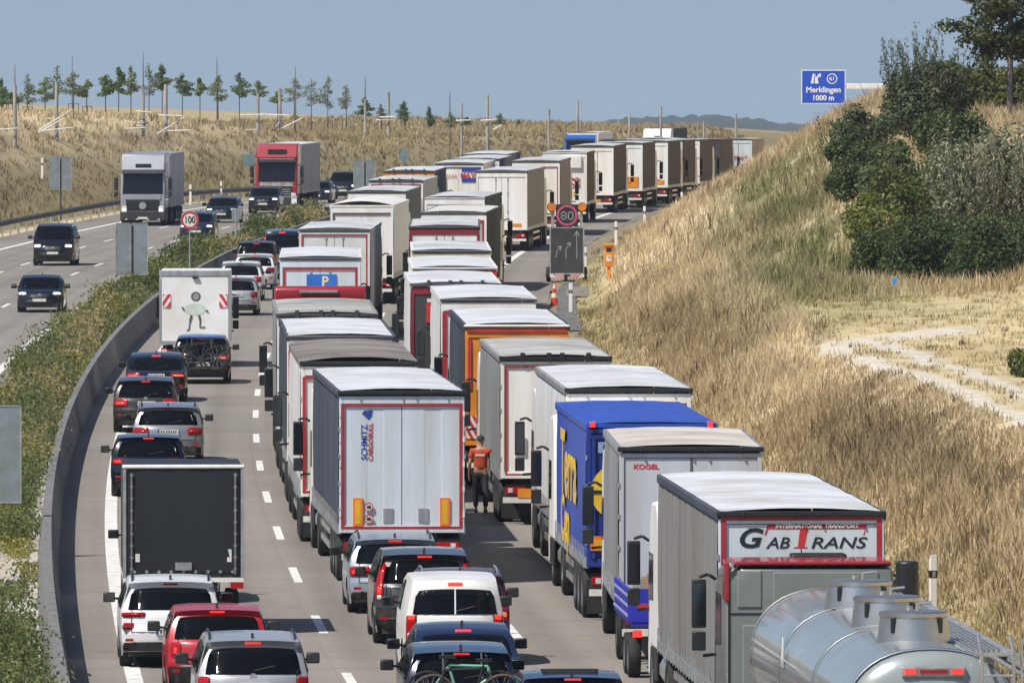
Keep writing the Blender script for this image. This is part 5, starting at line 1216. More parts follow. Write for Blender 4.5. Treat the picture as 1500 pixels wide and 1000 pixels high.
dots('80', -.245, 3.02, .05, 'digits')
ar = MB()
def dl(a, b, n):
    for i in range(n): x, z_ = a[0] + (b[0] - a[0]) * i / (n - 1), a[1] + (b[1] - a[1]) * i / (n - 1); ar.box(x - .018, x + .018, -.062, -.052, z_ - .018, z_ + .018)
dl((.42, 1.05), (.42, 2.15), 16); dl((.42, 2.2), (.32, 2.02), 4); dl((.42, 2.2), (.52, 2.02), 4)
dl((-.05, 1.05), (-.05, 1.42), 6); dl((-.05, 1.42), (.12, 1.66), 5); dl((.14, 1.70), (.02, 1.66), 3); dl((.14, 1.70), (.14, 1.56), 3)
dl((-.48, 1.1), (-.42, 1.36), 5); dl((-.42, 1.36), (-.28, 1.50), 4); dl((-.26, 1.54), (-.38, 1.52), 3); dl((-.26, 1.54), (-.28, 1.40), 3)
kind(ar.build('lane_arrows', DOTW, r), 'stuff')
for sx in (-1, 1):
    h = MB().cyl((sx * .66, -.12, 3.24), (sx * .66, .1, 3.24), .20, None, 18).build('lamp_housing', INK, r, 40); mb = MB(); disc(mb, (sx * .66, 3.24), .18, -.135, 0, 18, y2=-.11); mb.build('amber_lamp', AMB, h)
    MB().box(sx * .62 - .06, sx * .62 + .06, -.03, .05, 2.36, 3.06).build('lamp_post', GALV, r)
    stripes('marker_board', r, sx * .44 - .30, sx * .44 + .30, .20, .36, -.09, 2, flip=sx > 0); wheel(r, sx * .78, .5, .33, .2, sx)
MB().box(-.85, .85, -.06, 2.2, .24, .34).build('chassis', CHASS, r); MB().box(-.5, .5, .2, 1.6, .34, 1.0).build('battery_box', GALV, r, bevel=.03)
# cone
yy = 428.0; X = (812 - 750) / F * yy
r = thing('traffic_cone', 'red and white traffic cone on the hard shoulder below the warning trailer', 'cone', (X, yy, float(rz(yy))))
MB().box(-.2, .2, -.2, .2, 0, .05).build('base', REDI, r, bevel=.01); c = MB()
for i, (a, b) in enumerate(((.05, .30), (.30, .48), (.48, .66), (.66, .84), (.84, .95))): c.cyl((0, 0, a), (0, 0, b), .16 - .13 * a / .95, .16 - .13 * b / .95, 14, i % 2, i == 4)
c.build('cone', [pm('cone red', (.62, .04, .02), .45, 0, .05, 3), PLATE], r, 40)
# small blue thing in the hedge edge and worker in orange are built with their own shapes
hx, hy, hz_ = hit(1312, 432)
r = thing('blue_marker', 'tiny bright blue marker plate on a stake at the edge of the dark hedge', 'marker', (hx - .05, hy - .4, hz_)); MB().box(-.07, .07, -.02, .0, .35, .52).build('plate', pm('bright blue plate', (.02, .25, .75), .4, 0, .05, 3), r, bevel=.01); MB().cyl((0, .02, -.2), (0, .02, .5), .015, None, 6).build('stake', TIMBER, r)

# person walking away between the lorries, in a continuous skinned body
def person(label, X, Y, yaw=0.0):
    root = thing('person', label, 'person', (X, Y, float(rz(Y))), (0, 0, yaw))
    def skin(nm, mat, V, E, R, rootv=0, sub=2):
        me = bpy.data.meshes.new(nm); me.from_pydata(V, E, []); o = link(nm, me, root)
        o.modifiers.new('skin', 'SKIN'); 
        for i, q in enumerate(R):
            d = me.skin_vertices[0].data[i]; d.radius = q if isinstance(q, tuple) else (q, q); d.use_root = (i == rootv)
        o.modifiers['skin'].use_smooth_shade = True
        s = o.modifiers.new('sub', 'SUBSURF'); s.levels = s.render_levels = sub; me.materials.append(mat); return o
    H_ = 1.78
    V = [(0, 0, .95), (0, -.01, 1.12), (0, .0, 1.30), (0, .01, 1.42), (0, .01, 1.50), (0, .03, 1.57), (0, .035, 1.66), (0, .03, 1.74)]
    E = [(i, i + 1) for i in range(7)]; R = [(.155, .11), (.145, .105), (.165, .115), (.13, .085), .055, .06, .092, .06]
    def add(p, r_, par): V.append(p); R.append(r_); E.append((par, len(V) - 1)); return len(V) - 1
    for sx, hy_, fy in ((-1, .10, .20), (1, -.12, -.22)):
        a = add((sx * .09, 0, .90), .085, 0); a = add((sx * .10, hy_ * .9, .50), .058, a); a = add((sx * .10, fy, .10), .04, a); add((sx * .11, fy + .14, .05), .035, a)
        s = add((sx * .19, .0, 1.42), .06, 3); a = add((sx * .25, -hy_ * .5, 1.14), .042, s); a = add((sx * .26, -hy_ * .5 + .1, .90), .03, a); hnd = add((sx * .26, -hy_ * .5 + .14, .84), (.018, .034), a)
        for k_ in range(4): f1 = add((sx * .26 + (k_ - 1.5) * .0, -hy_ * .5 + .115 + .018 * k_, .775 - .004 * abs(k_ - 1.5)), .0085, hnd); add((sx * .255, -hy_ * .5 + .12 + .018 * k_, .735 - .006 * abs(k_ - 1.5)), .0075, f1)
        t1 = add((sx * .235, -hy_ * .5 + .165, .82), .009, hnd); add((sx * .23, -hy_ * .5 + .185, .785), .008, t1)
    skin('body', SKIN, V, E, R)
    skin('shirt', pm('orange t shirt', (.48, .06, .018), .8, 0, .12, 5), [(0, 0, .93), (0, -.01, 1.12), (0, .0, 1.30), (0, .01, 1.43), (-.19, 0, 1.425), (-.245, -.03, 1.22), (.19, 0, 1.425), (.245, .04, 1.22)], [(0, 1), (1, 2), (2, 3), (3, 4), (4, 5), (3, 6), (6, 7)], [(.175, .125), (.165, .122), (.182, .13), (.142, .10), .078, .066, .078, .066])  # shirt colour lowered to stand in for the shade of the lorries
    skin('trousers', pm('dark trousers', (.012, .013, .018), .8, 0, .1, 5), [(0, 0, .98), (0, 0, .90), (-.095, 0, .84), (-.105, .09, .50), (-.105, .19, .12), (.095, 0, .84), (.105, -.108, .50), (.105, -.21, .12)], [(0, 1), (1, 2), (2, 3), (3, 4), (1, 5), (5, 6), (6, 7)], [(.17, .12), (.165, .12), .10, .078, .062, .10, .078, .062])
    hr = MB().grid([[(.094 * math.cos(q) * math.sin(p), .028 + .108 * math.sin(q) * math.sin(p) - .008, 1.675 + .105 * math.cos(p)) for q in [2 * math.pi * i / 16 for i in range(17)]] for p in (0.001, .4, .8, 1.2, 1.5)])
    hr.build('hair', pm('dark hair', (.015, .012, .01), .7, 0, .2, 9), root, 60)
    for sx in (-1, 1): MB().box(sx * .105 - .045, sx * .105 + .045, (.12 if sx < 0 else -.28), (.38 if sx < 0 else -.02), .0, .085).build('shoe', INK, root, bevel=.03)
    fc = MB()
    for sx in (-1, 1): fc.cyl((sx * .032, .118, 1.675), (sx * .032, .126, 1.675), .011, None, 8); fc.box(sx * .092 - .008, sx * .092 + .008, .02, .045, 1.645, 1.69)
    fc.prism([(.115, 1.63), (.145, 1.635), (.12, 1.67)], -.012, .012); fc.box(-.022, .022, .112, .122, 1.602, 1.61); fc.build('face', SKIN, root, bevel=.004)
    MB().box(-.13, .09, -.122, -.118, 1.30, 1.345).build('shirt_print', PLATE, root)
    return root
person('person in an orange t shirt and dark trousers walking away beside the dirty white lorry', (704 - 750) / F * 247, 247.0, .05)
# ---------------------------------------------------------------- vegetation
GRASSM = tintmat('dry grass blades', .8, .25, 6.0, .12)
LEAFM = {}
def leafmat(n, rgb, tr=.3):
    if n not in LEAFM:
        m = bpy.data.materials.new(n); m.use_nodes = True; nt = m.node_tree; N = nt.nodes; b = N['Principled BSDF']; b.inputs['Roughness'].default_value = .55; b.inputs['Specular IOR Level'].default_value = .3
        tc = N.new('ShaderNodeTexCoord'); no = N.new('ShaderNodeTexNoise'); no.inputs['Scale'].default_value = 1.7; no.inputs['Detail'].default_value = 6; nt.links.new(tc.outputs['Object'], no.inputs['Vector'])
        rp = N.new('ShaderNodeValToRGB'); rp.color_ramp.elements[0].position = .3; rp.color_ramp.elements[1].position = .7
        rp.color_ramp.elements[0].color = tuple(c * .62 for c in rgb) + (1,); rp.color_ramp.elements[1].color = (min(1, rgb[0] * 1.5), min(1, rgb[1] * 1.35), rgb[2] * 1.15, 1)
        nt.links.new(no.outputs['Fac'], rp.inputs['Fac']); nt.links.new(rp.outputs[0], b.inputs['Base Color'])
        tn = N.new('ShaderNodeBsdfTranslucent'); nt.links.new(rp.outputs[0], tn.inputs['Color']); ms = N.new('ShaderNodeMixShader'); ms.inputs[0].default_value = tr
        nt.links.new(b.outputs[0], ms.inputs[1]); nt.links.new(tn.outputs[0], ms.inputs[2]); nt.links.new(ms.outputs[0], N['Material Output'].inputs['Surface']); LEAFM[n] = m
    return LEAFM[n]
def blades(P, hgt, wid, lean, cols, curl=.3):
    """tapered, leaning blades: two segments each"""
    n = len(P); a = RNG.random(n) * 2 * np.pi; d = np.stack([np.cos(a), np.sin(a), 0 * a], 1)
    b = RNG.random(n) * 2 * np.pi; l = np.stack([np.cos(b), np.sin(b), 0 * b], 1) * (lean * hgt)[:, None]
    up = np.zeros((n, 3)); up[:, 2] = hgt
    w = d * (wid / 2)[:, None]
    V = np.stack([P - w, P + w, P + up * .55 + l * .35 + w * .8, P + up * .55 + l * .35 - w * .8, P + up * 1.0 + l], 1)
    base = np.arange(n)[:, None] * 5
    F4 = np.concatenate([base + [0, 1, 2], base + [0, 2, 3], base + [3, 2, 4]], 0)
    return V.reshape(-1, 3), F4, np.repeat(cols, 5, 0)
def sward(name, N_, ysel, osel, hfun, seedmask, per=7, wscale=1.0):
    Y = ysel(N_); off = osel(N_, Y); X = cx(Y) + off
    keep = RNG.random(N_) < seedmask(X, Y, off); X, Y = X[keep], Y[keep]; n = len(X)
    X = np.repeat(X, per) + RNG.normal(0, .13, n * per); Y = np.repeat(Y, per) + RNG.normal(0, .2, n * per)
    Z = terrain(X, Y) - .03
    hh = np.repeat(hfun(X[::per], Y[::per]) * (.65 + .6 * RNG.random(n)), per) * (.55 + .6 * RNG.random(n * per))
    sc_ = np.maximum(1, Y / 330.0)
    wd = (.022 + .022 * RNG.random(n * per)) * sc_ * wscale
    c = grasscol(X, Y) * (.82 + .36 * np.repeat(RNG.random(n), per))[:, None] * (.88 + .24 * RNG.random(n * per))[:, None]
    seed = np.repeat(RNG.random(n) < .035, per); c[seed] = np.array([.17, .115, .065]); hh[seed] *= 1.25
    V, F3, C = blades(np.stack([X, Y, Z], 1), hh, wd, .10 + .55 * RNG.random(n * per) ** 1.3, c)
    return kind(link(name, fast_mesh(name, V, F3, GRASSM, C)), 'stuff')
def rmask(X, Y, off):
    u = off - 15.2; m = np.ones_like(X)
    m *= 1 - on_path(X, Y) * .97
    m *= np.where((u > 5.6) & (Y < 332), .35, 1); return m
def rh(X, Y):
    u = X - cx(Y) - 15.2
    h = .20 + .36 * sstep(.8, 2.8, u) + .34 * (fbm(X * .3 + 5, Y * .1) - .5)
    h = np.where((u > 3.9) & (Y < 305), np.minimum(h, .24), h); h = np.where((u > 5.2) & (Y < 335), .16, h)
    return np.clip(h, .08, 1.2)
sward('dry_grass', 17500, lambda n: 168 + 250 * RNG.random(n) ** 1.15, lambda n, Y: 15.5 + RNG.random(n) * np.minimum(17, np.maximum(5.0, 750 * Y / F - cx(Y) - 12.5)), rh, rmask, 9)
sward('dry_grass', 9000, lambda n: 400 + 400 * RNG.random(n) ** .9, lambda n, Y: 15.3 + RNG.random(n) ** .9 * 21, lambda X, Y: rh(X, Y) * 1.1, rmask, 7, .9)
sward('dry_grass', 13000, lambda n: 560 + 620 * RNG.random(n), lambda n, Y: -18.3 - RNG.random(n) ** 1.1 * np.interp(Y, [560, 700, 1050, 1180], [26, 34, 40, 44]), lambda X, Y: .24 + .46 * fbm(X * .2, Y * .08), lambda X, Y, o: np.ones_like(X), 8, .85)

# leafy crowns
def leaves(name, mat, parent, blobs, n, size, aspect=.6, shell=.55, up=0.0, seed=0):
    """small leaf faces filling the given ellipsoids (cx, cy, cz, rx, ry, rz), thicker towards their skins"""
    rg = np.random.default_rng(seed + 101)
    bl = np.array(blobs, float); vol = (bl[:, 3] * bl[:, 4] * bl[:, 5]) ** .72; pick = rg.choice(len(bl), n, p=vol / vol.sum()); q = bl[pick]
    d = rg.normal(size=(n, 3)); d /= np.linalg.norm(d, axis=1)[:, None]
    r = np.where(rg.random(n) < shell, .82 + .28 * rg.random(n) ** 1.5, rg.random(n) ** .45 * .9)
    P = q[:, :3] + d * q[:, 3:6] * r[:, None]
    nn = d * 1.25 + rg.normal(size=(n, 3)) * .62; nn[:, 2] += .25; tt = rg.normal(size=(n, 3)); tt[:, 2] += up; t = np.cross(nn, tt); t = np.cross(t, nn); t /= np.linalg.norm(t, axis=1)[:, None]
    s = np.cross(t, nn); s /= np.linalg.norm(s, axis=1)[:, None]
    L = size * (.6 + .8 * rg.random(n)); a = t * (L / 2)[:, None]; b = s * (L / 2 * aspect)[:, None]
    V = np.stack([P - a, P - a * .1 + b, P + a, P - a * .1 - b], 1).reshape(-1, 3); Fq = np.arange(n)[:, None] * 4 + np.arange(4)
    return link(name, fast_mesh(name, V, Fq, mat), parent)
def clump(c, r, k, rg, squash=.8):
    out = []
    for _ in range(k):
        d = rg.normal(size=3); d /= np.linalg.norm(d); f = .35 + .6 * rg.random(); q = r * (.28 + .3 * rg.random())
        out.append((c[0] + d[0] * r * f, c[1] + d[1] * r * f, c[2] + d[2] * r * f * squash, q, q, q * .85))
    return out
# young staked trees along the crest: (px, top, crown bottom, ground, half width px, look)
TREES = [(2, 115, 156, 176, 11, 0), (19, 135, 153, 174, 9, 1), (40, 108, 155, 172, 9, 2), (66, 113, 150, 170, 11, 1), (84, 95, 141, 168, 10, 2), (107, 105, 142, 167, 10, 2), (127, 117, 143, 167, 10, 1),
         (155, 109, 142, 167, 11, 0), (173, 98, 137, 164, 8, 0), (192, 96, 140, 163, 8, 1), (218, 92, 141, 162, 10, 2), (238, 94, 133, 160, 9, 0), (267, 107, 141, 159, 10, 0), (293, 114, 141, 159, 7, 1), (320, 109, 149, 160, 11, 1), (351, 106, 144, 162, 10, 0),
         (377, 118, 143, 164, 9, 1), (407, 134, 152, 166, 9, 1), (432, 113, 150, 168, 11, 2), (456, 114, 157, 171, 12, 2), (480, 110, 160, 174, 9, 2), (507, 123, 161, 177, 9, 2), (535, 143, 171, 186, 8, 0), (558, 152, 176, 188, 5, 2), (593, 149, 178, 189, 8, 0),
         (630, 157, 186, 190, 5, 0), (660, 165, 190, 193, 9, 1), (685, 172, 190, 193, 8, 0), (732, 166, 189, 192, 9, 1), (758, 176, 189, 191, 4, 1)]
LOOK = [('dense dark green', leafmat('dark young leaves', (.085, .14, .04)), 1050), ('olive green', leafmat('olive young leaves', (.13, .18, .055)), 900), ('thin pale', leafmat('pale young leaves', (.15, .18, .095)), 640)]
ORD = 'first second third fourth fifth sixth seventh eighth ninth tenth eleventh twelfth thirteenth fourteenth fifteenth sixteenth seventeenth eighteenth nineteenth twentieth twenty-first twenty-second twenty-third twenty-fourth twenty-fifth twenty-sixth twenty-seventh twenty-eighth twenty-ninth thirtieth'.split()
STAKE = pm('grey stakes', (.16, .14, .12), .85, 0, .2, 4)
for i, (px, tp, cb, gy, hw_, lk) in enumerate(TREES):
    Y = 800.0 + 7 * (i % 5)
    while cx(Y) - (px - 750) / F * Y - 17.9 < 21 and Y < 1120: Y += 5
    X = (px - 750) / F * Y; Z = float(terrain(X, Y)); gy = 185 + (CAMZ - Z) * F / Y
    q = Y / F; rg = np.random.default_rng(500 + i)
    nm, lm, nl = LOOK[lk]
    r = thing('young_tree', '%s staked young tree on the hill crest, %s from the left' % (nm, ORD[i]), 'tree', (X, Y, Z), group='staked young trees on the crest')
    h0, h1, R = (gy - cb) * q, (gy - tp) * q, hw_ * q * 1.38
    lean_ = rg.normal() * .05
    MB().cyl((0, 0, -.2), (lean_, 0, h0 + .2), .045, .035, 7).cyl((lean_, 0, h0 + .2), (lean_ * 2, 0, h1 * .95), .035, .012, 6).build('trunk', BARK, r)
    bl = []; K = 9 if lk != 2 else 11
    for k in range(K):
        t = (k + .5) / K; w_ = R * (1.0 if lk == 0 else .95) * (math.sin(math.pi * min(1, .18 + .62 * t ** .8)) if t < .5 else (1.05 - t) ** .8 * 1.25) * (.75 + .5 * rg.random())
        a = rg.random() * 6.28; f = .45 + .35 * rg.random()
        bl.append((lean_ + math.cos(a) * w_ * f, math.sin(a) * w_ * f, h0 + (h1 - h0) * (t * .9 + .05), w_ * .74 + .09, w_ * .74 + .09, (h1 - h0) / K * .95))
    bl.append((lean_ * 2, 0, h1 * .95, .10, .10, (h1 - h0) * .10))
    leaves('crown', lm, r, bl, nl, .17 if lk == 0 else .15, .6, .45, seed=i)
    br = MB()
    for x, y_, z_, a, b, c in bl[:-1]: br.cyl((lean_, 0, max(h0, z_ - .35)), (x, y_, z_), .014, .006, 5)
    br.build('limbs', BARK, r)
    sk = MB(); sh = min(1.1, h0 + .25)
    for a, b in ((-.32, -.2), (.42, -.1), (.05, .4)): sk.cyl((a, b, -.3), (a * .95, b * .95, sh), .035, None, 6)
    sk.tube([(-.32, -.2, sh - .05), (.42, -.1, sh - .05), (.05, .4, sh - .05), (-.32, -.2, sh - .05)], .022, 5)
    if i < 26: sk.build('stake_frame', STAKE, r)
# timber poles with pale cross poles
POLES = [(22, 218, 125, 95, 6, [((-26, 192), (26, 188)), ((-30, 192), (-2, 201))], 'thick timber pole with a dark whip top at the far left'), (83, 207, 122, 0, 6, [((37, 204), (107, 160)), ((44, 202), (93, 174)), ((62, 192), (107, 187))], 'thick timber pole crossed by three long pale poles'),
         (106, 168, 165, 82, 2, [], 'thin dark mast right of the crossed pole'), (210, 205, 128, 77, 5, [((183, 189), (213, 187)), ((200, 163), (222, 165))], 'timber pole with a tall whip mast and a knot of pale sticks'),
         (243, 203, 124, 0, 6, [((225, 200), (270, 172)), ((245, 192), (280, 191)), ((232, 169), (268, 170))], 'timber pole with a slanting pale pole, right of the whip mast'), (318, 165, 120, 84, 2, [], 'thin mast standing behind the crest alone'), (378, 200, 137, 0, 5, [((352, 169), (386, 168)), ((330, 192), (376, 190))], 'timber pole left of the red lorry top'),
         (410, 193, 130, 0, 6, [((396, 197), (443, 173)), ((382, 168), (424, 169))], 'timber pole with a dark bundle tied round its foot'), (433, 168, 140, 97, 2, [], 'thin mast among the pale young trees'), (535, 192, 145, 113, 4, [], 'timber pole with a faint whip in front of a dark tree'),
         (569, 192, 135, 0, 5, [((551, 176), (580, 175)), ((556, 172), (579, 171))], 'tall timber pole with short pale cross bars'), (659, 190, 165, 134, 1.6, [], 'faint thin mast above the middle lane lorries'), (676, 193, 152, 0, 4, [((668, 177), (690, 176))], 'pale timber pole beside a round dark tree'), (714, 192, 140, 0, 5, [((704, 177), (728, 175)), ((723, 190), (735, 183))], 'pale timber pole above the far queue'),
         (804, 192, 160, 0, 4, [], 'pale timber pole left of the blue oncoming lorry'), (846, 191, 148, 0, 4, [], 'pale timber pole above the blue oncoming lorry'), (922, 188, 168, 0, 3.5, [], 'short pale pole before the wooded ridge'), (968, 188, 156, 0, 4, [], 'tall pale pole before the wooded ridge'), (1031, 187, 177, 0, 3, [], 'stub of a pale pole near the end of the ridge'), (1078, 187, 167, 0, 4, [], 'pale pole at the right end of the ridge')]
for i, (px, gy, tp, wp, wd, bars, lb) in enumerate(POLES):
    Y = min(hit(px, gy, 640, 1150)[1], 900.0); X = (px - 750) / F * Y; Z = float(terrain(X, Y)); q = Y / F; gy = 185 + (CAMZ - Z) / q
    r = thing('timber_pole', lb, 'pole', (X, Y, Z), group='timber poles on the grassy hill')
    MB().cyl((0, 0, -.4), (0, 0, (gy - tp) * q), wd * q / 2, wd * q / 2 * .86, 10).build('pole', TIMBER if wd > 2.5 else STAKE, r, 50)
    if wp: MB().cyl((0, 0, (gy - tp) * q - .1), (0, 0, (gy - wp) * q), 1.7 * q / 2 * 1.2, .8 * q / 2, 6).build('whip', STAKE, r)
    for k, ((x0, y0), (x1, y1)) in enumerate(bars):
        dy = -.22 - .1 * k
        MB().cyl(((x0 - px) * q, dy, (gy - y0) * q), ((x1 - px) * q, dy - .15, (gy - y1) * q), 2.6 * q / 2, 1.8 * q / 2, 7).build('cross_pole', PALEWOOD, r, 50)
    if 'bundle' in lb or 'knot' in lb:
        zz = (gy - 181) * q; rg = np.random.default_rng(i); kb = MB()
        for k in range(26): a = rg.normal(size=3) * .22; b = rg.normal(size=3) * .25; kb.cyl((a[0], -.2 + a[1] * .4, zz + a[2]), (b[0], -.2 + b[1] * .4, zz + b[2]), .035, .02, 5, k % 2)
        kb.build('bundle', [STAKE, PALEWOOD], r)

# shrubs and trees on the right bank
SH = {'dark': leafmat('dark shrub leaves', (.046, .074, .028)), 'willow': leafmat('grey green willow leaves', (.095, .122, .066)), 'silver': leafmat('silvery willow leaves', (.25, .28, .20), .2), 'bright': leafmat('yellow green shrub leaves', (.15, .18, .042)),
      'mid': leafmat('mid green shrub leaves', (.072, .108, .032)), 'pine': leafmat('dark tree leaves', (.046, .066, .022)), 'oliv': leafmat('olive tree leaves', (.10, .108, .032))}
def shrub(label, px, gy, Y, wpx, hpx, mats, n, size, k=16, up=0.0, seed=1, aspect=.5, stems=14, squash=1.0):
    """a bush whose foot stands at the given place on the bank"""
    X = (px - 750) / F * Y; Z = float(terrain(X, Y)); q = Y / F; R = wpx * q / 2; H_ = CAMZ + (185 - (gy - hpx)) * q - Z
    r = thing('shrub', label, 'shrub', (X, Y, Z)); rg = np.random.default_rng(seed)
    bl = []
    for i in range(int(k * 1.5)):
        a = rg.random() * 6.28; f = math.sqrt(rg.random()); t = rg.random(); hh = H_ * (.16 + .72 * t) * (1 - .35 * f * f); q_ = R * (.28 + .20 * rg.random())
        bl.append((math.cos(a) * R * f * .85, math.sin(a) * R * f * .7, hh, q_, q_, min(q_ * (.9 + up), hh * .9)))
    for j, (m, fr) in enumerate(mats):
        leaves('foliage', m, r, bl, int(n * fr * 1.7), size, aspect, .5, up, seed + j)
    s = MB()
    for x, y_, z_, a, b, c in bl[:stems]: s.cyl((x * .15, y_ * .15, -.2), (x * .7, y_ * .7, z_ * .6), .035, .02, 6).cyl((x * .7, y_ * .7, z_ * .6), (x, y_, z_ + c * .5), .02, .008, 5)
    s.build('stems', BARK, r); return r
def wands(r, mat, Rw, h0, h1, n, per, size, seed, spread=.5, cxy=(0, 0)):
    """upright leafy wands, as willows throw up"""
    rg = np.random.default_rng(seed); P = []; T = []; st = MB()
    for i in range(n):
        a = rg.random() * 6.28; f = math.sqrt(rg.random()); b = np.array([cxy[0] + math.cos(a) * Rw * f, cxy[1] + math.sin(a) * Rw * f, h0 * (.6 + .4 * rg.random())]); H_ = (h1 - h0) * (.55 + .55 * rg.random()) * (1 - .25 * f)
        tip = b + np.array([math.cos(a) * spread * f + rg.normal() * .14, math.sin(a) * spread * f, H_]); st.cyl(tuple(b), tuple(tip), .012, .004, 4)
        t = rg.random(per) ** .8; p = b + (tip - b) * t[:, None] + rg.normal(size=(per, 3)) * .05; P.append(p); T.append(np.tile((tip - b) / np.linalg.norm(tip - b), (per, 1)))
    P = np.concatenate(P); T = np.concatenate(T); k = len(P); t = T + rg.normal(size=(k, 3)) * .55; t /= np.linalg.norm(t, axis=1)[:, None]; s = np.cross(t, rg.normal(size=(k, 3))); s /= np.linalg.norm(s, axis=1)[:, None]
    L = size * (.6 + .7 * rg.random(k)); a = t * (L / 2)[:, None]; b = s * (L * .13)[:, None]
    V = np.stack([P - a, P + b, P + a, P - b], 1).reshape(-1, 3)
    link('wands', fast_mesh('wands', V, np.arange(k)[:, None] * 4 + np.arange(4), mat), r); st.build('wand_stems', BARK, r)
q = 402 / F
r = shrub('large grey green willow with upright wands against the sky, under the sign arm', 1358, 262, 398, 160, 152, [(SH['willow'], .6), (SH['dark'], .4)], 9000, .17, 18, .5, 21)
wands(r, SH['willow'], 1.3, 1.2, 4.6, 60, 60, .17, 5, .5, (-.15, 0)); wands(r, SH['willow'], .35, 2.2, 5.1, 8, 60, .16, 6, .3, (-.45, 0))
r = shrub('broad dark green shrub with a ragged left edge below the willow wands', 1262, 262, 392, 92, 112, [(SH['dark'], .5), (SH['willow'], .5)], 6500, .16, 16, .3, 33)
wands(r, SH['willow'], 1.0, .8, 2.9, 30, 46, .16, 8, .5, (-.3, 0))
shrub('dense blue green shrub low on the left of the thicket', 1272, 318, 378, 96, 120, [(SH['mid'], .5), (SH['dark'], .5)], 7000, .14, 16, .1, 41)
shrub('small yellow green shrub at the lower left corner of the thicket', 1280, 372, 362, 84, 100, [(SH['bright'], 1)], 3200, .13, 10, .1, 47)
shrub('mid green shrub with pale tips in the middle of the thicket', 1345, 345, 366, 130, 160, [(SH['mid'], .6), (SH['bright'], .4)], 7500, .14, 18, .2, 53)
r = shrub('silvery willow with pale upright shoots at the right edge', 1452, 330, 360, 160, 158, [(SH['willow'], .6), (SH['silver'], .4)], 7000, .15, 18, .5, 61)
wands(r, SH['silver'], 1.8, 1.8, 4.6, 130, 50, .16, 9, .6)
shrub('wide dark clipped looking hedge shrub at the bottom of the thicket', 1362, 440, 346, 130, 128, [(SH['dark'], .8), (SH['mid'], .2)], 10000, .12, 24, .0, 67, squash=.8)
shrub('dark hedge shrub running out of the right edge of the picture', 1462, 446, 343, 140, 138, [(SH['dark'], .75), (SH['mid'], .25)], 10000, .12, 24, .0, 71)
shrub('leafy green shrub in the gap between the left and the middle of the thicket', 1312, 350, 374, 90, 150, [(SH['mid'], .6), (SH['willow'], .4)], 6000, .14, 16, .2, 91)
shrub('low green shrub in front of the gap, left of the dark hedge', 1322, 412, 356, 70, 92, [(SH['mid'], .7), (SH['bright'], .3)], 4200, .13, 12, .1, 93)
shrub('dark leafy shrub at the lower left of the dark hedge, reaching down the slope', 1292, 438, 354, 92, 118, [(SH['mid'], .6), (SH['dark'], .4)], 6000, .13, 16, .1, 95)
shrub('narrow dark green shrub at the left tip of the thicket', 1240, 272, 386, 62, 84, [(SH['dark'], .6), (SH['mid'], .4)], 4200, .14, 12, .2, 97)
shrub('shadowy green shrub filling the thicket between the willow and the silvery shoots', 1405, 300, 380, 120, 136, [(SH['mid'], .5), (SH['dark'], .5)], 6500, .15, 16, .2, 89)
shrub('bright green leafy bush at the right edge beside the gravel track', 1512, 596, 262, 62, 92, [(SH['mid'], .6), (SH['bright'], .4)], 3000, .13, 10, .2, 73)
shrub('rounded green bush on the crest left of the tall tree', 1385, 168, 432, 66, 84, [(SH['mid'], .6), (SH['bright'], .4)], 4200, .17, 12, .1, 79)
shrub('dark olive bush behind the crest beside the tree trunk', 1428, 166, 428, 90, 72, [(SH['oliv'], .6), (SH['mid'], .4)], 5200, .17, 14, .1, 83)
shrub('light olive bush on the crest between willow and rounded bush', 1352, 182, 428, 60, 70, [(SH['oliv'], .5), (SH['bright'], .5)], 3600, .16, 12, .1, 85)
shrub('olive green bush at the right edge behind the tree trunk', 1502, 200, 412, 90, 120, [(SH['oliv'], .7), (SH['mid'], .3)], 5200, .17, 14, .2, 87)
# the tall tree whose crown leaves the top of the picture
Y = 398.0; X = (1479 - 750) / F * Y; Z = float(terrain(X, Y)); q = Y / F
r = thing('tree', 'tall dark tree with a straight grey trunk and drooping crown in the top right corner', 'tree', (X, Y, Z))
MB().cyl((0, 0, -.3), (.03, 0, 3.2), .12, .10, 10).cyl((.03, 0, 3.2), (-.1, .1, 9.5), .10, .03, 8).build('trunk', pm('grey bark', (.17, .165, .16), .9, 0, .25, 4, bump=.4, streak=True), r, 50)
rg = np.random.default_rng(12); bl = []; lb = MB()
for i in range(30):
    t = i / 29; z_ = 2.6 + 6.6 * t; a = i * 2.4; Rr = (2.45 - 1.3 * t) * (.7 + .5 * rg.random())
    if t < .12: Rr *= .62
    e = (math.cos(a) * Rr, math.sin(a) * Rr, z_ + .1 - .15 * rg.random()); lb.cyl((0, 0, z_ + .25), e, .045, .015, 6)
    for f in (.35, .62, .9): bl.append((e[0] * f, e[1] * f, z_ + .15 - .2 * f + .2 * rg.random(), .42 + .25 * rg.random(), .42 + .25 * rg.random(), .27 + .14 * rg.random()))
for i in range(46):
    zz = 2.3 + 5.5 * rg.random(); a = rg.random() * 6.28; f = math.sqrt(rg.random()) * (2.3 if zz > 3.2 else 1.5)
    bl.append((math.cos(a) * f, math.sin(a) * f, zz, .45 + .2 * rg.random(), .45 + .2 * rg.random(), .28 + .12 * rg.random()))
bl += [(-.9, -.3, 2.2, .45, .45, .35), (-1.15, -.2, 1.6, .4, .4, .35), (-.75, -.2, 1.1, .35, .35, .3), (.7, -.3, 1.8, .5, .5, .4), (.6, -.3, 1.0, .4, .4, .4), (-1.7, -.2, 3.0, .4, .4, .25)]
leaves('crown', SH['pine'], r, bl, 16000, .17, .55, .4, seed=3); leaves('crown', SH['oliv'], r, bl, 8000, .17, .55, .5, seed=4); lb.build('limbs', BARK, r)

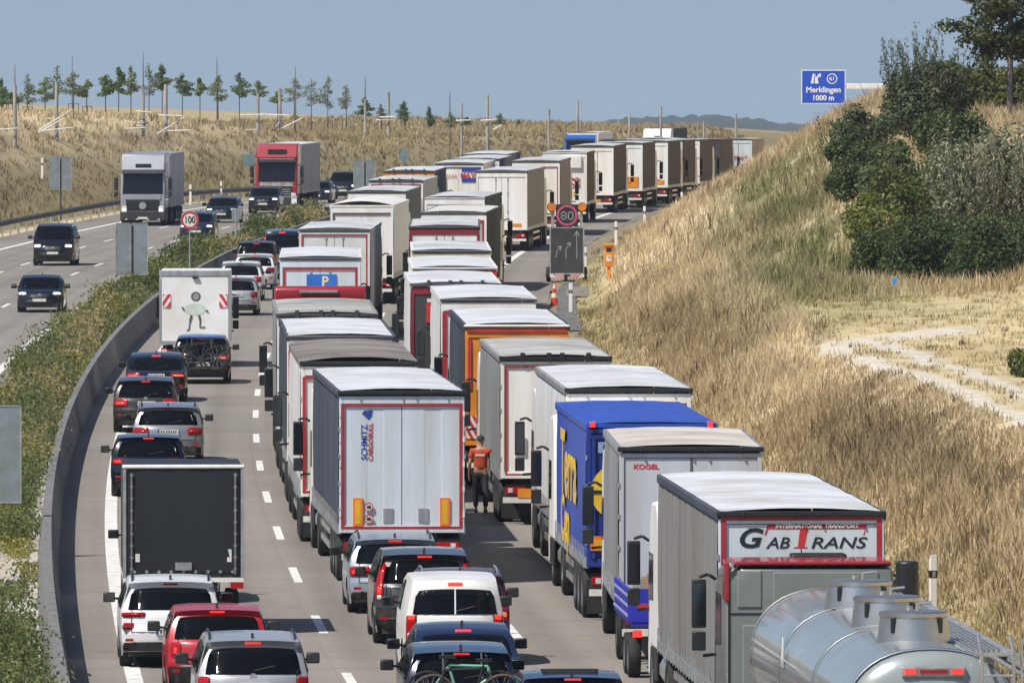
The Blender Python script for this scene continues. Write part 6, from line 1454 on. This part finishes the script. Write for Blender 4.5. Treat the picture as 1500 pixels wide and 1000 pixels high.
# green and rusty growth along the median
rgm = np.random.default_rng(77); V_, F_, C_ = [], [], []
nb = 6800
ym = 150 + 470 * rgm.random(nb) ** 1.25; om = -1.15 - 1.75 * rgm.random(nb) + np.where(ym < 330, .5 * fbm(ym * .2, ym * 0 + 4), 0)
clumpn = fbm(ym * .11, om * .7 + 3); keep = clumpn > .36; ym, om, clumpn = ym[keep], om[keep], clumpn[keep]
hm = np.clip(.22 + 1.5 * (clumpn - .36) * 2.4 + .5 * (vnoise(ym * .35, om * 2 + 8) - .5), .2, 1.7) * np.where(om < -2.3, .65, 1) * (.7 + .5 * rgm.random(len(ym)))
rust = fbm(ym * .07 + 30, om * .5)
per = 52; n = len(ym) * per
t = rgm.random(n) ** .8; bx_ = np.repeat(cx(ym) + om, per); by_ = np.repeat(ym, per); hz2 = np.repeat(hm, per)
P = np.stack([bx_ + rgm.normal(0, .16, n) * (.5 + t), by_ + rgm.normal(0, .22, n) * (.5 + t), rz(by_) + .1 + hz2 * t], 1)
ld_ = rgm.normal(size=(n, 3)); ld_[:, 2] += .9; ld_ /= np.linalg.norm(ld_, axis=1)[:, None]; sd2 = np.cross(ld_, rgm.normal(size=(n, 3))); sd2 /= np.linalg.norm(sd2, axis=1)[:, None]
Ls = .088 * (.6 + .8 * rgm.random(n)) * np.maximum(1, by_ / 240); a = ld_ * (Ls / 2)[:, None]; b = sd2 * (Ls * .22)[:, None]
V = np.stack([P - a, P + b, P + a, P - b], 1).reshape(-1, 3)
gr = np.array([.095, .125, .038]); pale = np.array([.20, .22, .095]); ru = np.array([.33, .27, .13]); ye = np.array([.26, .25, .06])
rr = np.repeat(rust, per); c = mixc(np.broadcast_to(gr, (n, 3)), pale, np.repeat((fbm(ym * .3, om) - .4) * 2.5, per)); c = mixc(c, ru, (rr - .50) * 6); c = mixc(c, ye, (np.repeat(fbm(ym * .2 + 60, om * 1.2), per) - .60) * 8)
c = c * (.75 + .5 * rgm.random(n))[:, None]
kind(link('median_vegetation', fast_mesh('median_vegetation', V, np.arange(n)[:, None] * 4 + np.arange(4), tintmat('median weeds', .7, .3, 5, .1), np.repeat(c, 4, 0))), 'stuff')
SKYLIFT, SKYS, HAZE, EXPO = .11, .09, 8e-5, 0.2
# ---------------------------------------------------------------- light, sky, air, camera
AZ, EL = rad(41), rad(54)            # the sun stands left of the camera and a little behind it
sd = Vector((-math.cos(EL) * math.cos(AZ), -math.cos(EL) * math.sin(AZ), math.sin(EL)))
sl = bpy.data.lights.new('sun', 'SUN'); sl.energy = 4.8; sl.angle = rad(.53); sl.color = (1, .955, .89)
so = bpy.data.objects.new('sun', sl); COL.objects.link(so); so.rotation_euler = sd.to_track_quat('Z', 'Y').to_euler(); so.location = (-60, 100, 120)
w = bpy.data.worlds.new('World'); sc.world = w; w.use_nodes = True; nt = w.node_tree; N = nt.nodes
sk = N.new('ShaderNodeTexSky'); sk.sky_type = 'NISHITA'; sk.sun_disc = False; sk.sun_elevation = EL
sk.sun_rotation = math.atan2(sd.x, sd.y); sk.air_density = 1.0; sk.dust_density = 1.2; sk.ozone_density = 2.0; sk.altitude = 600
tc = N.new('ShaderNodeTexCoord'); ad = N.new('ShaderNodeVectorMath'); ad.operation = 'ADD'; ad.inputs[1].default_value = (0, 0, SKYLIFT)
nm = N.new('ShaderNodeVectorMath'); nm.operation = 'NORMALIZE'
nt.links.new(tc.outputs['Generated'], ad.inputs[0]); nt.links.new(ad.outputs[0], nm.inputs[0]); nt.links.new(nm.outputs[0], sk.inputs['Vector'])
bg = N['Background']; bg.inputs['Strength'].default_value = SKYS; nt.links.new(sk.outputs[0], bg.inputs['Color'])
if HAZE:
    hz = MB().box(-4500, 4500, -60, 9300, -30, 120)
    hm = bpy.data.materials.new('haze'); hm.use_nodes = True; hn = hm.node_tree
    hn.nodes.remove(hn.nodes['Principled BSDF']); pv = hn.nodes.new('ShaderNodeVolumePrincipled')
    pv.inputs['Color'].default_value = (.80, .88, 1, 1); pv.inputs['Density'].default_value = HAZE; pv.inputs['Anisotropy'].default_value = .2
    hn.links.new(pv.outputs[0], hn.nodes['Material Output'].inputs['Volume'])
    kind(hz.build('haze', hm), 'stuff')
cd = bpy.data.cameras.new('camera'); cam = bpy.data.objects.new('camera', cd); COL.objects.link(cam)
cd.sensor_width = 36; cd.lens = F / 1500 * 36; cd.clip_start = 1; cd.clip_end = 20000
cam.location = (0, 0, CAMZ); cam.rotation_euler = (rad(90) - math.atan(315 / F), 0, 0)
sc.camera = cam
sc.view_settings.view_transform = 'Standard'; sc.view_settings.look = 'None'; sc.view_settings.exposure = EXPO; sc.view_settings.gamma = 1
sc.render.engine = 'CYCLES'; sc.cycles.max_bounces = 6; sc.cycles.diffuse_bounces = 3; sc.cycles.glossy_bounces = 3; sc.cycles.volume_bounces = 0
